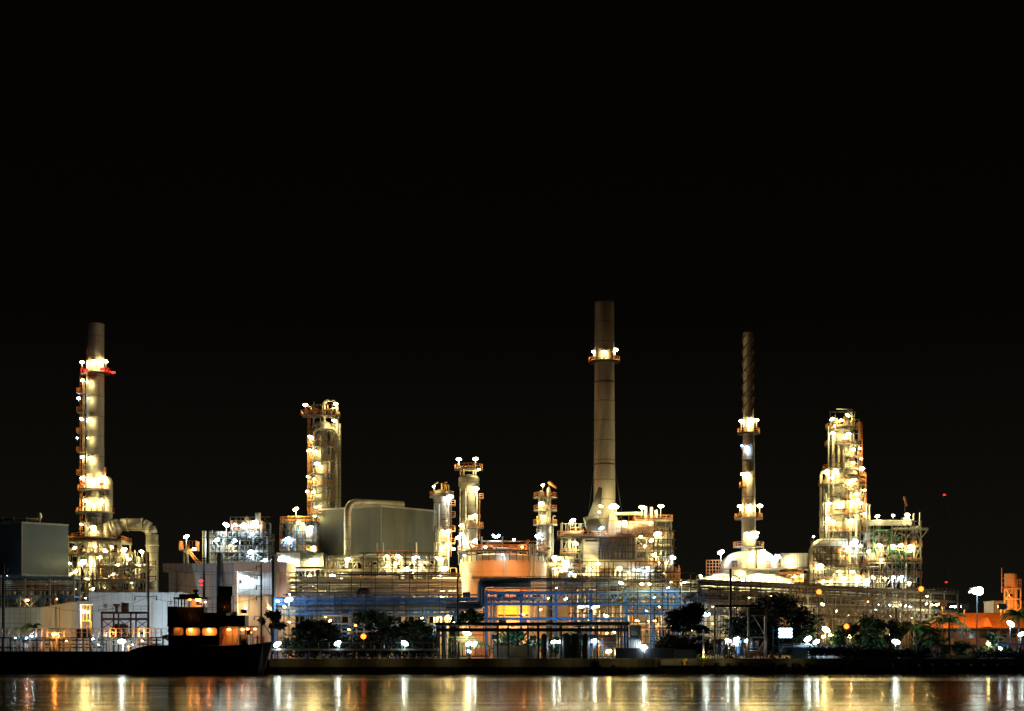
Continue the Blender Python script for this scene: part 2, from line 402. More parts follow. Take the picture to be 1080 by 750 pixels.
# ================================================================== camera, night sky
cam = bpy.data.cameras.new('camera'); co = bpy.data.objects.new('camera', cam); COL.objects.link(co)
co.location = (0, 0, CZ); co.rotation_euler = (PI / 2, 0, 0)
cam.sensor_width = 36; cam.lens = 36 * F / 1080; cam.shift_y = (HY - 375) / 1080; cam.clip_end = 6000; cam.clip_start = .5
SC.camera = co
W = bpy.data.worlds.new('World'); SC.world = W; W.use_nodes = True
N, L = W.node_tree.nodes, W.node_tree.links
sky = N.new('ShaderNodeTexSky'); sky.sky_type = 'NISHITA'; sky.sun_disc = False
sky.sun_elevation = math.radians(-8); sky.sun_rotation = math.radians(200)
tc = N.new('ShaderNodeTexCoord'); sx = N.new('ShaderNodeSeparateXYZ'); L.new(tc.outputs['Generated'], sx.inputs[0])
rp = N.new('ShaderNodeValToRGB'); L.new(sx.outputs['Z'], rp.inputs['Fac'])          # town glow low in the night sky
e = rp.color_ramp.elements
e[0].position = 0; e[0].color = (.0098, .0088, .0058, 1); e[1].position = .42; e[1].color = (.0017, .0010, .0007, 1)
e2 = e.new(.09); e2.color = (.0066, .0060, .0040, 1); e3 = e.new(.2); e3.color = (.0030, .0022, .0014, 1)
mx = N.new('ShaderNodeMix'); mx.data_type = 'RGBA'; mx.blend_type = 'ADD'; mx.inputs['Factor'].default_value = .02
L.new(rp.outputs[0], mx.inputs['A']); L.new(sky.outputs[0], mx.inputs['B'])
bg = N['Background']; L.new(mx.outputs['Result'], bg.inputs['Color']); bg.inputs['Strength'].default_value = .62
v = SC.view_settings; v.view_transform = 'Standard'; v.look = 'None'; v.gamma = 1; v.exposure = 0; v.use_curve_mapping = False
cy = SC.cycles; cy.use_denoising = True; cy.sample_clamp_indirect = 12; cy.sample_clamp_direct = 60; cy.max_bounces = 4; cy.diffuse_bounces = 2; cy.glossy_bounces = 2
cy.use_light_tree = True; cy.filter_width = 1.55; cy.caustics_reflective = False; cy.caustics_refractive = False; cy.transparent_max_bounces = 4

# ================================================================== ground, quay, water
def water():
    m = bpy.data.materials.new('water'); m.use_nodes = True; nt = m.node_tree; N, L = nt.nodes, nt.links
    # silty river: a gloss tinted by the silt over a dark brown body, mixed by the angle of view as water is
    N.remove(N['Principled BSDF']); b = N.new('ShaderNodeBsdfGlossy'); b.distribution = 'GGX'; b.inputs['Color'].default_value = (.44, .385, .28, 1)
    df = N.new('ShaderNodeBsdfDiffuse'); df.inputs['Color'].default_value = (.010, .008, .005, 1)
    fr = N.new('ShaderNodeFresnel'); fr.inputs['IOR'].default_value = 1.33; mxs = N.new('ShaderNodeMixShader')
    L.new(fr.outputs[0], mxs.inputs[0]); L.new(df.outputs[0], mxs.inputs[1]); L.new(b.outputs[0], mxs.inputs[2]); L.new(mxs.outputs[0], N['Material Output'].inputs['Surface'])
    # ruffled and calm lanes run along the river
    tc = N.new('ShaderNodeTexCoord'); sp = N.new('ShaderNodeSeparateXYZ'); L.new(tc.outputs['Object'], sp.inputs[0])
    lane = N.new('ShaderNodeMapRange'); L.new(sp.outputs['Y'], lane.inputs[0]); lane.inputs[1].default_value = 100; lane.inputs[2].default_value = 340
    rp = N.new('ShaderNodeValToRGB'); L.new(lane.outputs[0], rp.inputs['Fac']); rp.color_ramp.elements[0].color = (.19,) * 3 + (1,); rp.color_ramp.elements[1].color = (.13,) * 3 + (1,)
    for p, c in ((.13, .18), (.34, .125), (.66, .12), (.71, .19), (.77, .19), (.83, .11)):
        q = rp.color_ramp.elements.new(p); q.color = (c, c, c, 1)
    mp = N.new('ShaderNodeMapping'); L.new(tc.outputs['Object'], mp.inputs['Vector']); mp.inputs['Scale'].default_value = (.010, .16, 1)
    n = N.new('ShaderNodeTexNoise'); n.inputs['Scale'].default_value = 1; n.inputs['Detail'].default_value = 6; n.inputs['Roughness'].default_value = .7; L.new(mp.outputs[0], n.inputs['Vector'])
    mr = N.new('ShaderNodeMapRange'); L.new(n.outputs['Fac'], mr.inputs[0]); mr.inputs[1].default_value = .3; mr.inputs[2].default_value = .7; mr.inputs[3].default_value = -.085; mr.inputs[4].default_value = .10
    ad = N.new('ShaderNodeMath'); ad.operation = 'ADD'; L.new(rp.outputs[0], ad.inputs[0]); L.new(mr.outputs[0], ad.inputs[1]); L.new(ad.outputs[0], b.inputs['Roughness'])
    mp2 = N.new('ShaderNodeMapping'); L.new(tc.outputs['Object'], mp2.inputs['Vector']); mp2.inputs['Scale'].default_value = (.012, .14, 1)
    n2 = N.new('ShaderNodeTexNoise'); n2.inputs['Scale'].default_value = 1; n2.inputs['Detail'].default_value = 4; L.new(mp2.outputs[0], n2.inputs['Vector'])
    bp = N.new('ShaderNodeBump'); bp.inputs['Strength'].default_value = 1; bp.inputs['Distance'].default_value = .20
    L.new(n2.outputs['Fac'], bp.inputs['Height']); L.new(bp.outputs[0], b.inputs['Normal'])
    M['water'] = m
water()
struct('water', MB().box(-1200, 1200, -300, 339.5, -2.0, 0), 'water')
struct('ground', MB().box(-1500, 1500, 341.2, 1600, 1.0, GZ), 'ground')
q = MB().box(X(284, 340), X(1130, 340), 340, 341.2, -2, GZ + .02).box(X(284, 340), X(1130, 340), 339.7, 342.5, GZ + .02, GZ + .3)
struct('quay_wall', q, 'concrete')
q = MB().box(X(284, 340), X(1130, 340), 339.55, 339.995, -2, Z(703.5, 340))
for i in range(60): q.box(X(292 + i * 14, 340), X(294 + i * 14, 340), 339.3, 339.55, -2, Z(704.5, 340))
struct('quay_fender_wall', q, 'concrete_dark')
struct('bulkhead_wall', MB().box(X(-60, 342), X(283, 342), 341.0, 342.6, -2, Z(687, 342)), 'concrete_dark')

# ================================================================== chimneys
def chimney_banded():
    Y = 430; cx = X(100.5, Y); t = thing('chimney', 'tall tan steel chimney with a red lit ring platform and a caged ladder', 'chimney', (cx, Y, GZ), 'lit steel chimneys')
    z0, zt = Z(572, Y), Z(342, Y)
    rf = lambda z: 2.32 + .5 * max(0, (Z(500, Y) - z)) / (Z(500, Y) - z0)
    prof = bands(rf, [Z(p, Y) for p in (360, 403, 417, 437, 455, 473, 492, 525)], zt - .4, z0) + [(rf(zt) + .05, zt - .4), (rf(zt) + .05, zt), (1.9, zt)]
    part(t, 'shaft', MB().lathe(cx, Y, prof, 32), 'stack')
    part(t, 'skirt', MB().lathe(cx, Y, [(2.9, GZ), (2.85, z0)], 24), 'steel')
    d = MB().lathe(X(114, Y), Y - .4, [(1.35, Z(570, Y)), (1.35, Z(508, Y)), (.9, Z(504, Y)), (.2, Z(502.5, Y))], 20)
    part(t, 'side_duct', d, 'alu'); part(t, 'vent_pipe', MB().tube(P(111, 505, Y - 1), P(111, 493, Y - 1), .25), 'orange')
    ringdeck(t, cx, Y, 2.3, 3.9, Z(394, Y), rail='red', m='dark')
    for py, r1 in ((517, 4.6), (541, 5.0), (568, 6.2)): ringdeck(t, cx, Y, 2.4, r1, Z(py, Y), m='steel')
    for py in (413, 433, 455, 475, 499): perch(t, X(82.5, Y), X(90, Y), Y - 1.6, Y + .6, Z(py + 2, Y))
    lad = MB()
    for a, b in ((394, 517), (517, 541), (541, 568)): lad.ladder(X(86.5, Y), Y - .6, Z(b, Y), Z(a, Y))
    part(t, 'caged_ladder', lad, 'orange')
    lad2 = MB().ladder(X(91, Y), Y - 2.3, Z(516, Y), Z(402, Y), .4, False); part(t, 'service_ladder', lad2, 'pale')
    for px, py in ((90.5, 391), (108, 390), (119.5, 393), (88, 510), (107, 511), (117, 510)):
        lamp(t, px, py, Y - 3.9 if px < 117 else Y, 'redlamp', .95, 0, 0, names=('beacon', 'red_lens', ''))
    lamps(t, Y, [(86.5, 382, 'warm', 1, 2, Y - 2), (111.5, 381, 'warm', 1.1, 2, Y - 2), (87, 401, 'warm', .9, 2), (83, 420, 'cool', .9, 1), (86, 442, 'cool', .85, 1),
                 (81.5, 462, 'cool', .5, 1), (87, 482, 'warm', 1, 2), (87, 504, 'warm', 1.1, 1.6, Y - 3), (110.5, 504, 'warm', 1.25, 1.6, Y - 3), (90, 528, 'warm', 1, 0, Y - 3.6), (108, 528, 'warm', 1, 0, Y - 3.6), (86, 553, 'warm', .7, 0, Y - 4)])
    for px, py, s in ((99.5, 381, 1.1), (93, 403, .6), (93.5, 420, .5), (94, 442, .7), (93, 462, .5), (95, 483, .8), (96.5, 506, 1.0), (94, 531, .9), (105, 531, .9), (98, 556, 1.25)):
        lamp(t, px, py, Y - 3.6, 'warm', s * 1.05, 0, 0)
    dress(t, cx, Y, 2.6, Z(566, Y), Z(510, Y), 22, 201)
    # big elbow duct to the ground
    e = MB().path([P(118, 557, Y), P(121, 556, Y)], 2.6, 18).path([P(121, 556, Y), P(127, 553.5, Y)], 2.6, 18, 1.66)
    e.path([P(127, 553.5, Y), P(151, 553.5, Y)], 1.66, 18).path([P(151, 553.5, Y), P(157.5, 557, Y)], 1.66, 18).path([P(157.5, 557, Y), P(160.5, 564, Y)], 1.66, 18).path([P(160.5, 564, Y), P(160.5, 690, Y)], 1.66, 18)
    o = part(t, 'elbow_duct', e, 'alu')
    for a, b in (((134.5, 553.5), (135.2, 553.5)), ((150, 553.5), (150.7, 553.5))): part(o, 'flange', MB().tube(P(*a, Y), P(*b, Y), 1.86, 18), 'pale')
    part(o, 'flange', MB().tube(P(160.5, 575, Y), P(160.5, 576, Y), 1.86, 18), 'pale')
chimney_banded()

def chimney_base():
    Y = 424; t = thing('steel_support_frame', 'crowded steel frame of lamps and orange rails under the red ringed chimney', 'steel frame', (X(100, Y), Y, GZ), 'lit process frames')
    frame(t, [72, 82, 92, 104, 116, 127], Y, Y + 11, 569, [570, 583, 612, 634], 'pale', .4, seed=3)
    frame(t, [104, 116, 130, 142, 154], Y - 2, Y + 8, 580, [597, 611, 626], 'pale', .26, seed=4)
    clutter(t, 73, 126, Y, Y + 10, 572, 640, 60, 5, ('cream', 'pale', 'alu', 'steel', 'dark', 'orange')); clutter(t, 106, 154, Y - 2, Y + 7, 584, 640, 60, 6, ('pale', 'cream', 'orange', 'alu', 'dark'))
    scaffold(t, 72, 128, Y - .8, 570, 640, 11, 9, 'alu', .12, 1); scaffold(t, 104, 155, Y - 2.8, 582, 640, 11, 7, 'steel', .12, 2); scaffold(t, 72, 105, Y - 1.2, 585, 640, 9, 4, 'dark', .16, 3)
    lamps(t, Y, [(87.5, 593, 'warm', 1.9, 2), (80, 603, 'warm', 1.2, 0), (105, 588, 'warm', 1.1, 0), (118, 606, 'warm', 1.0, 0), (136, 590, 'warm', 1.0, 0), (79, 578, 'warm', .9, 0), (100, 576, 'warm', .9, 0), (118, 577, 'warm', .8, 0), (111, 581, 'warm', 1.3, 2), (130.5, 580, 'warm', 1.5, 2), (149.5, 582, 'warm', 1.1, 2), (124.5, 596, 'warm', 1, 1), (147, 597, 'warm', .9, 1),
                 (73, 594, 'warm', .8, 1), (92, 611, 'warm', 1.2, 0), (80, 622, 'warm', .6, 0), (112, 618, 'warm', .5, 0), (98, 621, 'blueish', .9, 1, Y - 26), (139, 615, 'warm', .5, 0), (75, 605, 'warm', .6, 0), (90, 631, 'warm', .7, 0)], )
chimney_base()

def chimney_tall():
    Y = 438; cx = X(637.5, Y); t = thing('chimney', 'tallest plain steel chimney rising behind the furnace with guy wires', 'chimney', (cx, Y, GZ), 'lit steel chimneys')
    zt, z0 = Z(319, Y), GZ
    rf = lambda z: 2.58 + .4 * max(0, min(1, (zt - z) / 60))
    prof = bands(rf, [Z(p, Y) for p in (341, 362, 425, 446, 468, 511, 530)], zt, z0) + [(2.3, zt)]
    part(t, 'shaft', MB().lathe(cx, Y, prof, 36), 'stack_sooty')
    for py in (403.5, 490): part(t, 'guy_band', MB().ring(cx, Y, rf(Z(py, Y)) - .02, rf(Z(py, Y)) + .16, Z(py + .8, Y), Z(py - .8, Y)), 'dark')
    ringdeck(t, cx, Y, 2.5, 4.3, Z(382, Y), m='dark')
    part(t, 'ladder', MB().ladder(X(630.5, Y), Y - 2.2, Z(540, Y), Z(383, Y), .5, True), 'orange')
    lamps(t, Y, [(626.5, 371, 'warm', 1.1, 2), (649, 369, 'warm', 1.3, 2.4), (637, 371, 'warm', 1.1, 2.2, Y - 3.9)], tilt=0)
    for px, a in ((622, 470), (652.5, 470)):
        for k in (-1, 1):
            part(t, 'guy_wire', MB().tube((cx + (2.7 if px > 640 else -2.7), Y + k, Z(490, Y)), P(619 if px < 640 else 658, 555, Y + k * 6), .05, 5), 'dark')
chimney_tall()

def chimney_straked():
    Y = 430; cx = X(789.5, Y); t = thing('chimney', 'slender chimney with a spiral strake round its upper half', 'chimney', (cx, Y, GZ), 'lit steel chimneys')
    zt, zm, z0 = Z(351, Y), Z(440, Y), Z(601, Y)
    part(t, 'shaft', MB().lathe(cx, Y, bands(lambda z: 1.38 if z > zm else 1.45 + .6 * (zm - z) / (zm - z0), [Z(p, Y) for p in (354, 374, 393, 413, 434, 485, 512, 550)], zt, GZ, .05) + [(1.2, zt)], 28), 'stack')
    H = zt - .6 - zm; n = 120
    for ph in (0, 2 * PI / 3, 4 * PI / 3):
        s = MB(); vs = []
        for i in range(n + 1):
            z = zm + .4 + H * i / n; a = ph + 2 * PI * 2.35 * i / n; c, d = math.cos(a), math.sin(a)
            for r, dz in ((1.36, 0), (1.78, 0), (1.78, .12), (1.36, .12)): vs.append((cx + r * c, Y + r * d, z + dz))
        fs = []
        for i in range(n):
            for k in range(4): fs.append((i * 4 + k, i * 4 + (k + 1) % 4, i * 4 + 4 + (k + 1) % 4, i * 4 + 4 + k))
        s.add(vs, fs); part(t, 'spiral_strake', s, 'wood')
    ringdeck(t, cx, Y, 1.4, 3.0, Z(457, Y), m='dark'); ringdeck(t, cx, Y, 1.5, 3.75, Z(547, Y), m='steel'); ringdeck(t, cx, Y, 1.6, 4.1, Z(577, Y), m='steel')
    perch(t, X(782, Y), X(791, Y), Y - 2.6, Y - 1.3, Z(486, Y)); perch(t, X(780, Y), X(785, Y), Y - 1.6, Y + .4, Z(514, Y))
    part(t, 'caged_ladder', MB().ladder(X(784.5, Y), Y - 1.7, Z(576, Y), Z(458, Y), .5), 'orange')
    lamps(t, Y, [(782, 444, 'warm', 1.15, 2.6), (798, 443, 'warm', 1.0, 2.8), (782.5, 470, 'blueish', .5, 1, Y - 2), (783.5, 500, 'warm', 1.1, 2, Y - 1.5), (780.5, 534, 'warm', 1.2, 2.6), (801.5, 533.5, 'warm', 1.3, 2.6), (798, 562, 'warm', 1.1, 2, Y - 3)], tilt=0)
    for px, py, s, c in ((792, 443, 1.2, 'warm'), (787.5, 472, .9, 'blueish'), (788, 500, 1.1, 'warm'), (790.5, 534, 1.0, 'warm'), (788, 563, 1.1, 'warm'), (797, 566, 1.0, 'warm'), (794, 583, 1.1, 'warm')):
        lamp(t, px, py, Y - 3.0, c, s * 1.05, 0, 0)
chimney_straked()

# ================================================================== distillation towers
G_TOW = 'distillation towers'
def tower_twin():
    Y = 440; t = thing('distillation_tower', 'twin column tower with stepped orange landings and an arched pipe on top', 'tower', (X(341, Y), Y, GZ), G_TOW)
    cx = X(340, Y); zt = Z(449, Y)
    part(t, 'shell', MB().lathe(cx, Y, bands(lambda z: 2.45, [Z(p, Y) for p in (462, 474, 486, 500, 514, 530, 545)], zt, GZ, .05) + [(1.9, zt + .8), (.8, zt + 1.3)], 28), 'alu')
    part(t, 'shell', MB().lathe(X(351.5, Y), Y + 1, bands(lambda z: 1.15, [Z(p, Y) for p in (470, 490, 515)], Z(447, Y), GZ, .05), 20), 'alu')
    for px, py, r in ((355.5, 424, .42), (358.5, 447, .3), (347.5, 452, .35), (333, 455, .3), (328.5, 467, .16), (330.5, 440, .2), (343, 452, .22)):
        part(t, 'riser', MB().tube(P(px, 688, Y - 1.6), P(px, py, Y - 1.6), r, 10), R.choice(('alu', 'pale', 'cream')))
    part(t, 'overhead_pipe', MB().bend([P(342, 445, Y - 1), P(342, 424, Y - 1), P(348, 421.5, Y - 1), P(355.5, 424, Y - 1), P(355.5, 450, Y - 1)], .42, 1.6), 'cream')
    part(t, 'overhead_pipe', MB().bend([P(331, 470, Y - 2.5), P(331, 453, Y - 2.5), P(353, 452, Y - 2.5), P(355, 462, Y - 2.5)], .35, 1.2), 'pale')
    dress(t, cx, Y, 2.5, Z(575, Y), Z(452, Y), 40, 202); dress(t, cx, Y, 2.3, Z(446, Y), Z(428, Y), 16, 203, ('orange', 'pale', 'dark', 'yellow'))
    perch(t, X(319, Y), X(358, Y), Y - 3.4, Y + 2, Z(439, Y), m='steel')
    perch(t, X(323, Y), X(333, Y), Y - 3, Y + 1, Z(435.5, Y), m='steel')
    scaffold(t, 331, 356, Y - 3, 427, 440, 5, 2, 'pale', .1, 8); scaffold(t, 329, 350, Y - 4.2, 450, 545, 4, 12, 'steel', .1, 9)
    part(t, 'top_frame', MB().beam(P(331, 449, Y - 2), P(331, 424, Y - 2), .25).beam(P(338, 449, Y - 2), P(338, 427, Y - 2), .25).beam(P(331, 428, Y - 2), P(338, 428, Y - 2), .2).beam(P(331, 435, Y - 2), P(354, 430, Y - 2), .2), 'steel')
    for py in (472, 487, 500.5, 513, 528.5, 542):
        ringdeck(t, cx, Y, 2.5, 4.0, Z(py, Y), 130, 330, m='steel')
    part(t, 'caged_ladder', MB().ladder(X(327, Y), Y - 2.5, Z(545, Y), Z(440, Y), .5), 'orange')
    lamps(t, Y - 3, [(322, 427, 'warm', 1.15, 2.6, Y - 1), (354, 426, 'warm', 1.1, 2), (352.5, 443.5, 'warm', .95, 1), (327.5, 461, 'warm', 1.25, 2.4), (326, 475, 'warm', 1, 0), (325, 503, 'warm', .7, 0), (324, 518.5, 'warm', .8, 1)])
    for px, py, s in ((333, 476, .8), (334, 489, 1), (338, 492, .8), (331.5, 505, .6), (331, 519, .8), (333, 535, .6), (337, 534, .6), (332, 545, .7)): lamp(t, px, py, Y - 4.2, 'warm', s * 1.05, 0, 0)
tower_twin()

def tower_small(px, pyt, r, Y, label, decks, side, lms, seed, flare=True, pats=()):
    t = thing('distillation_tower', label, 'tower', (X(px, Y), Y, GZ), G_TOW); cx = X(px, Y); zt = Z(pyt, Y)
    prof = bands(lambda z: r, [zt - 3.2 * k for k in range(1, 8)], zt, GZ, .05)
    if flare: prof += [(r * 1.45, zt + 1.2), (r * 1.45, zt + 3.2), (r * 1.1, zt + 3.8), (.3, zt + 4.2)]
    else: prof += [(r * .7, zt + .6), (.2, zt + .9)]
    part(t, 'shell', MB().lathe(cx, Y, prof, 24), 'alu')
    for dx, rr in ((-r - .3, .18), (-r * .4, .2), (r + .25, .16)): part(t, 'riser', MB().tube((cx + dx, Y - r * .9, GZ), (cx + dx, Y - r * .9, zt + 1.5), rr, 8), R.choice(('pale', 'cream', 'alu')))
    for py, r1, a0, a1 in decks: ringdeck(t, cx, Y, r * 1.02, r1, Z(py, Y), a0, a1, m='steel')
    for py, k in side: perch(t, cx + k * r, cx + k * (r + 1.9), Y - 1.4, Y + .8, Z(py, Y))
    if side: part(t, 'caged_ladder', MB().ladder(cx + side[0][1] * (r + .7), Y - 1.2, Z(side[-1][0] + 14, Y), Z(side[0][0], Y), .5), 'orange')
    dress(t, cx, Y, r, Z(600, Y), zt, 16, seed + 300); rr = random.Random(seed)
    for i in range(5):
        x = cx + rr.uniform(-1.3, 1.3) * r; z = zt + (3.6 if flare else .5); m = rr.choice(('cream', 'pale', 'yellow', 'orange'))
        part(t, 'top_pipe', MB().bend([(x, Y - 1, z), (x, Y - 1, z + rr.uniform(1.2, 2.8)), (x + rr.uniform(-1.2, 1.2), Y - 1, z + rr.uniform(1.5, 2.4))], .16, .4, 8), m)
    lamps(t, Y - 2.5, lms)
    for a, b, s in pats: lamp(t, a, b, Y - r - 1.6, 'warm', s * 1.05, 0, 0)
    return t
tower_small(466, 533, 1.55, 420, 'short tower with a flared head beside the grey building', [(524, 3.2, 0, 360)], [(533, 1), (545, 1), (560, 1), (573, 1)],
            [(457.5, 513, 'warm', .6, 2.4), (475.5, 523.5, 'cool', 1.2, 1.4), (472, 560.5, 'warm', 1.2, 1), (473, 574, 'warm', .8, 0), (461, 589, 'warm', 1.1, 1, 408), (468, 600, 'warm', 1.9, 0, 409), (466, 629, 'warm', 1.2, 0, 409)], 2, pats=((467, 560, .6), (467, 577, .8), (466, 590, .7)))
tower_small(494.5, 517, 1.95, 428, 'taller flared tower carrying two lamps on its crown behind the orange tank', [(495, 3.8, 0, 360), (556.5, 3.9, -100, 100)], [(526, 1), (556, 1)],
            [(484, 484.5, 'warm', 1.2, 2.4), (501.5, 484, 'warm', 1.2, 2.6), (505, 495.5, 'warm', .7, 0), (502.5, 515, 'warm', 1.15, 1), (501, 543.5, 'warm', .9, 2), (486, 554, 'warm', .8, 1), (483, 567, 'cool', 1.1, 0), (487, 563, 'cool', .8, 0), (501, 570, 'warm', 1, 0), (478, 579, 'warm', 1.0, 0), (487.5, 591, 'cool', .9, 0)], 3, pats=((498.5, 515, .7), (500, 545, .6), (492, 572, .9), (498, 575, .7)))
tower_small(575, 556, 1.75, 426, 'tower ringed by three stacked orange platforms beside the furnace', [(525, 3.1, 0, 360), (538.5, 3.1, 0, 360), (553.5, 3.2, 0, 360)], [],
            [(572.5, 511.5, 'warm', .8, 1.6), (567, 566, 'cool', 1.15, 1.6), (569, 563, 'cool', .6, 0)], 4, False, ((571, 531, 1.15), (573, 545, .9), (570, 533, .6)))
o = [x for x in COL.objects if x.get('label', '').startswith('tower ringed')][0]
for dx, r2, zt in ((-1.1, .75, 519), (.9, .55, 516), (-.1, .9, 530)): part(o, 'shell', MB().lathe(o.location.x + dx, 425, [(r2, Z(556, 425)), (r2, Z(zt, 425)), (.2, Z(zt - 2, 425))], 16), 'alu')
def windsock(px, py, Y, label, ang, h):
    t = thing('windsock', label, 'windsock', (X(px, Y), Y, Z(py, Y) - h), 'orange windsocks')
    p = Vector(P(px, py, Y)); part(t, 'pole', MB().tube(p - Vector((0, 0, h)), p, .07, 6), 'steel')
    d = Vector((math.cos(ang), -.2, math.sin(ang))).normalized()
    part(t, 'sock', MB().path([p, p + d * .9, p + d * 2.0, p + d * 2.6], .55, 10, .25), 'orange')
windsock(579, 508, 425, 'orange windsock drooping above the three ringed tower', -.75, 5.5)
windsock(954.5, 524, 436, 'orange windsock hanging limp over the green piped frame', -1.4, 6.5)

def tower_big():
    Y = 480; K = Y / 438; cx = X(888, Y); t = thing('distillation_tower', 'widest and most brightly lit stepped tower with stairs round its base', 'tower', (cx, Y, GZ), G_TOW)
    r1, r2 = 3.5 * K, 5.0 * K
    prof = [(4.9 * K, GZ), (4.9 * K, Z(592, Y))] + bands(lambda z: r2, [Z(p, Y) for p in (520, 536, 552, 570)], Z(511, Y), Z(592, Y), .06) + [(r2 * .93, Z(503, Y)), (r1 + .5, Z(498, Y)), (r1, Z(496, Y))]
    prof += bands(lambda z: r1, [Z(p, Y) for p in (480, 488)], Z(452, Y), Z(495, Y), .05) + [(r1 * .8, Z(449, Y)), (.4, Z(447.5, Y))]
    part(t, 'shell', MB().lathe(cx, Y, prof, 36), 'alu')
    for py, r, a0, a1 in ((470, 4.7, 0, 360), (495.5, 5.2, 150, 400), (511.5, 6.3, 150, 400), (543, 6.2, 0, 360), (561.5, 6.2, 0, 360), (452, 4.4, 0, 360)): ringdeck(t, cx, Y, 3.3 * K, r * K, Z(py, Y), a0, a1, m='steel')
    for py in (483, 503, 518, 530): ringdeck(t, cx, Y, 3.6 * K, (6.2 if py > 500 else 5.0) * K, Z(py, Y), 270, 360, m='steel')
    part(t, 'caged_ladder', MB().ladder(X(906, Y), Y - 2.5, Z(513, Y), Z(447, Y), .7), 'orange'); part(t, 'caged_ladder', MB().ladder(X(909.5, Y), Y - 3.2, Z(560, Y), Z(500, Y), .7), 'orange')
    part(t, 'ladder_guard', MB().box(X(903, Y), X(905.5, Y), Y - 3, Y - 2.6, Z(466, Y), Z(446, Y)), 'orange')
    part(t, 'riser', MB().bend([P(865.8, 612, Y - 1), P(865.8, 497, Y - 1), P(880, 497, Y - 1)], .42, 1.4), 'cream')
    for px, py, y2, r in ((874, 450, 600, .24), (871.5, 520, 612, .3), (879, 460, 690, .45), (884.5, 470, 690, .35), (890, 474, 690, .3), (897, 512, 690, .4), (903, 540, 690, .3)):
        part(t, 'riser', MB().tube(P(px, y2, Y - 6.0 if py > 495 else Y - 4.2), P(px, py, Y - 6.0 if py > 495 else Y - 4.2), r, 10), R.choice(('alu', 'pale', 'cream', 'cream')))
    part(t, 'service_ladder', MB().ladder(X(889.5, Y), Y - 5.7, Z(592, Y), Z(512, Y), .6, False), 'orange')
    dress(t, cx, Y, r2, Z(594, Y), Z(512, Y), 44, 204, ('dark', 'steel', 'pale', 'cream', 'orange')); dress(t, cx, Y, r1, Z(495, Y), Z(453, Y), 34, 205, ('dark', 'steel', 'pale', 'cream', 'orange'))
    part(t, 'davit', MB().beam(P(882, 431.5, Y), P(898.5, 432, Y), .3).beam(P(898.5, 432, Y), P(898.5, 450, Y), .35).beam(P(894, 432, Y), P(898.5, 438, Y), .2), 'pale')
    o2 = MB(); o2.bend([P(893, 572.5, Y - 6), P(862, 572.5, Y - 6), P(856, 583, Y - 6), P(855.5, 690, Y - 6)], 1.25, 3.2, 14); part(t, 'transfer_duct', o2, 'pale')
    for py in (571, 590, 605): part(t, 'duct_band', MB().tube(P(855.6, py + 14, Y - 6), P(855.6, py + 14.8, Y - 6), 1.25, 14), 'cream')
    frame(t, [855, 866, 878, 890, 903, 916], Y - 8, Y + 6, 596, [595.5, 613], 'pale', .4, seed=9)
    part(t, 'stair', MB().stair(P(866, 581, Y - 9), P(883, 594.5, Y - 9)), 'steel'); part(t, 'stair', MB().stair(P(868, 611, Y - 9.5), P(889, 597, Y - 9.5)), 'steel')
    clutter(t, 857, 914, Y - 7.5, Y - 5, 570, 600, 26, 12, ('cream', 'pale', 'orange', 'alu')); clutter(t, 857, 914, Y - 8, Y + 3, 598, 640, 30, 13, ('cream', 'pale', 'orange', 'alu'))
    scaffold(t, 856, 915, Y - 8.8, 570, 640, 13, 9, 'steel', .17, 4); scaffold(t, 858, 892, Y - 8.4, 577, 612, 9, 5, 'dark', .2, 10); scaffold(t, 868, 912, Y - 7.0, 512, 570, 7, 6, 'steel', .13, 5); scaffold(t, 874, 906, Y - 5.6, 442, 496, 6, 7, 'steel', .12, 6); scaffold(t, 876, 902, Y - 4.4, 434, 452, 5, 2, 'cream', .12, 7)
    rr = random.Random(3)
    for i in range(8):
        x = X(rr.uniform(876, 897), Y); a = Z(452, Y); part(t, 'top_pipe', MB().bend([(x, Y - 2.5, a), (x, Y - 2.5, a + rr.uniform(1.5, 3.6)), (x + rr.uniform(-1.5, 1.5), Y - 2.5, a + rr.uniform(1, 3.4))], .2, .5, 8), rr.choice(('cream', 'yellow', 'orange', 'pale')))
    lamps(t, Y - 4.5, [(877.5, 442, 'warm', 1.1, 2), (887.5, 443, 'warm', .9, 1), (894, 438, 'warm', 1.2, 0, Y - 2, ), (880, 449, 'warm', .5, 0), (907, 473, 'warm', .8, 0), (908.5, 484, 'warm', .6, 0), (909.5, 494, 'warm', 1.2, 1), (871.5, 497.5, 'warm', 1.5, 1.5), (880.5, 495.5, 'warm', .8, 1), (912, 517, 'warm', .7, 0), (908, 531, 'warm', .9, 0),
                 (912, 541.5, 'warm', .8, 0), (858, 566, 'warm', .6, 1, Y - 7), (893, 580, 'warm', 1.2, 0, Y - 8), (889, 576, 'warm', .7, 0, Y - 8), (866, 596.5, 'warm', 1.4, 0, Y - 9.5), (916, 581.5, 'warm', 1.1, 1, Y - 8), (868, 613, 'warm', .8, 0, Y - 10), (876, 613, 'warm', .8, 0, Y - 10), (890, 610, 'warm', 1.2, 0, Y - 10), (905, 609, 'warm', 1.5, 0, Y - 10), (914, 612, 'cool', 1.3, 0, Y - 10)])
    for px, py, s, c in ((878.5, 457, 1.1, 'warm'), (895, 457.5, 1.1, 'warm'), (900, 474, .9, 'warm'), (900, 488, .7, 'warm')): lamp(t, px, py, Y - 6.0, c, s * 1.05, 0, 0)
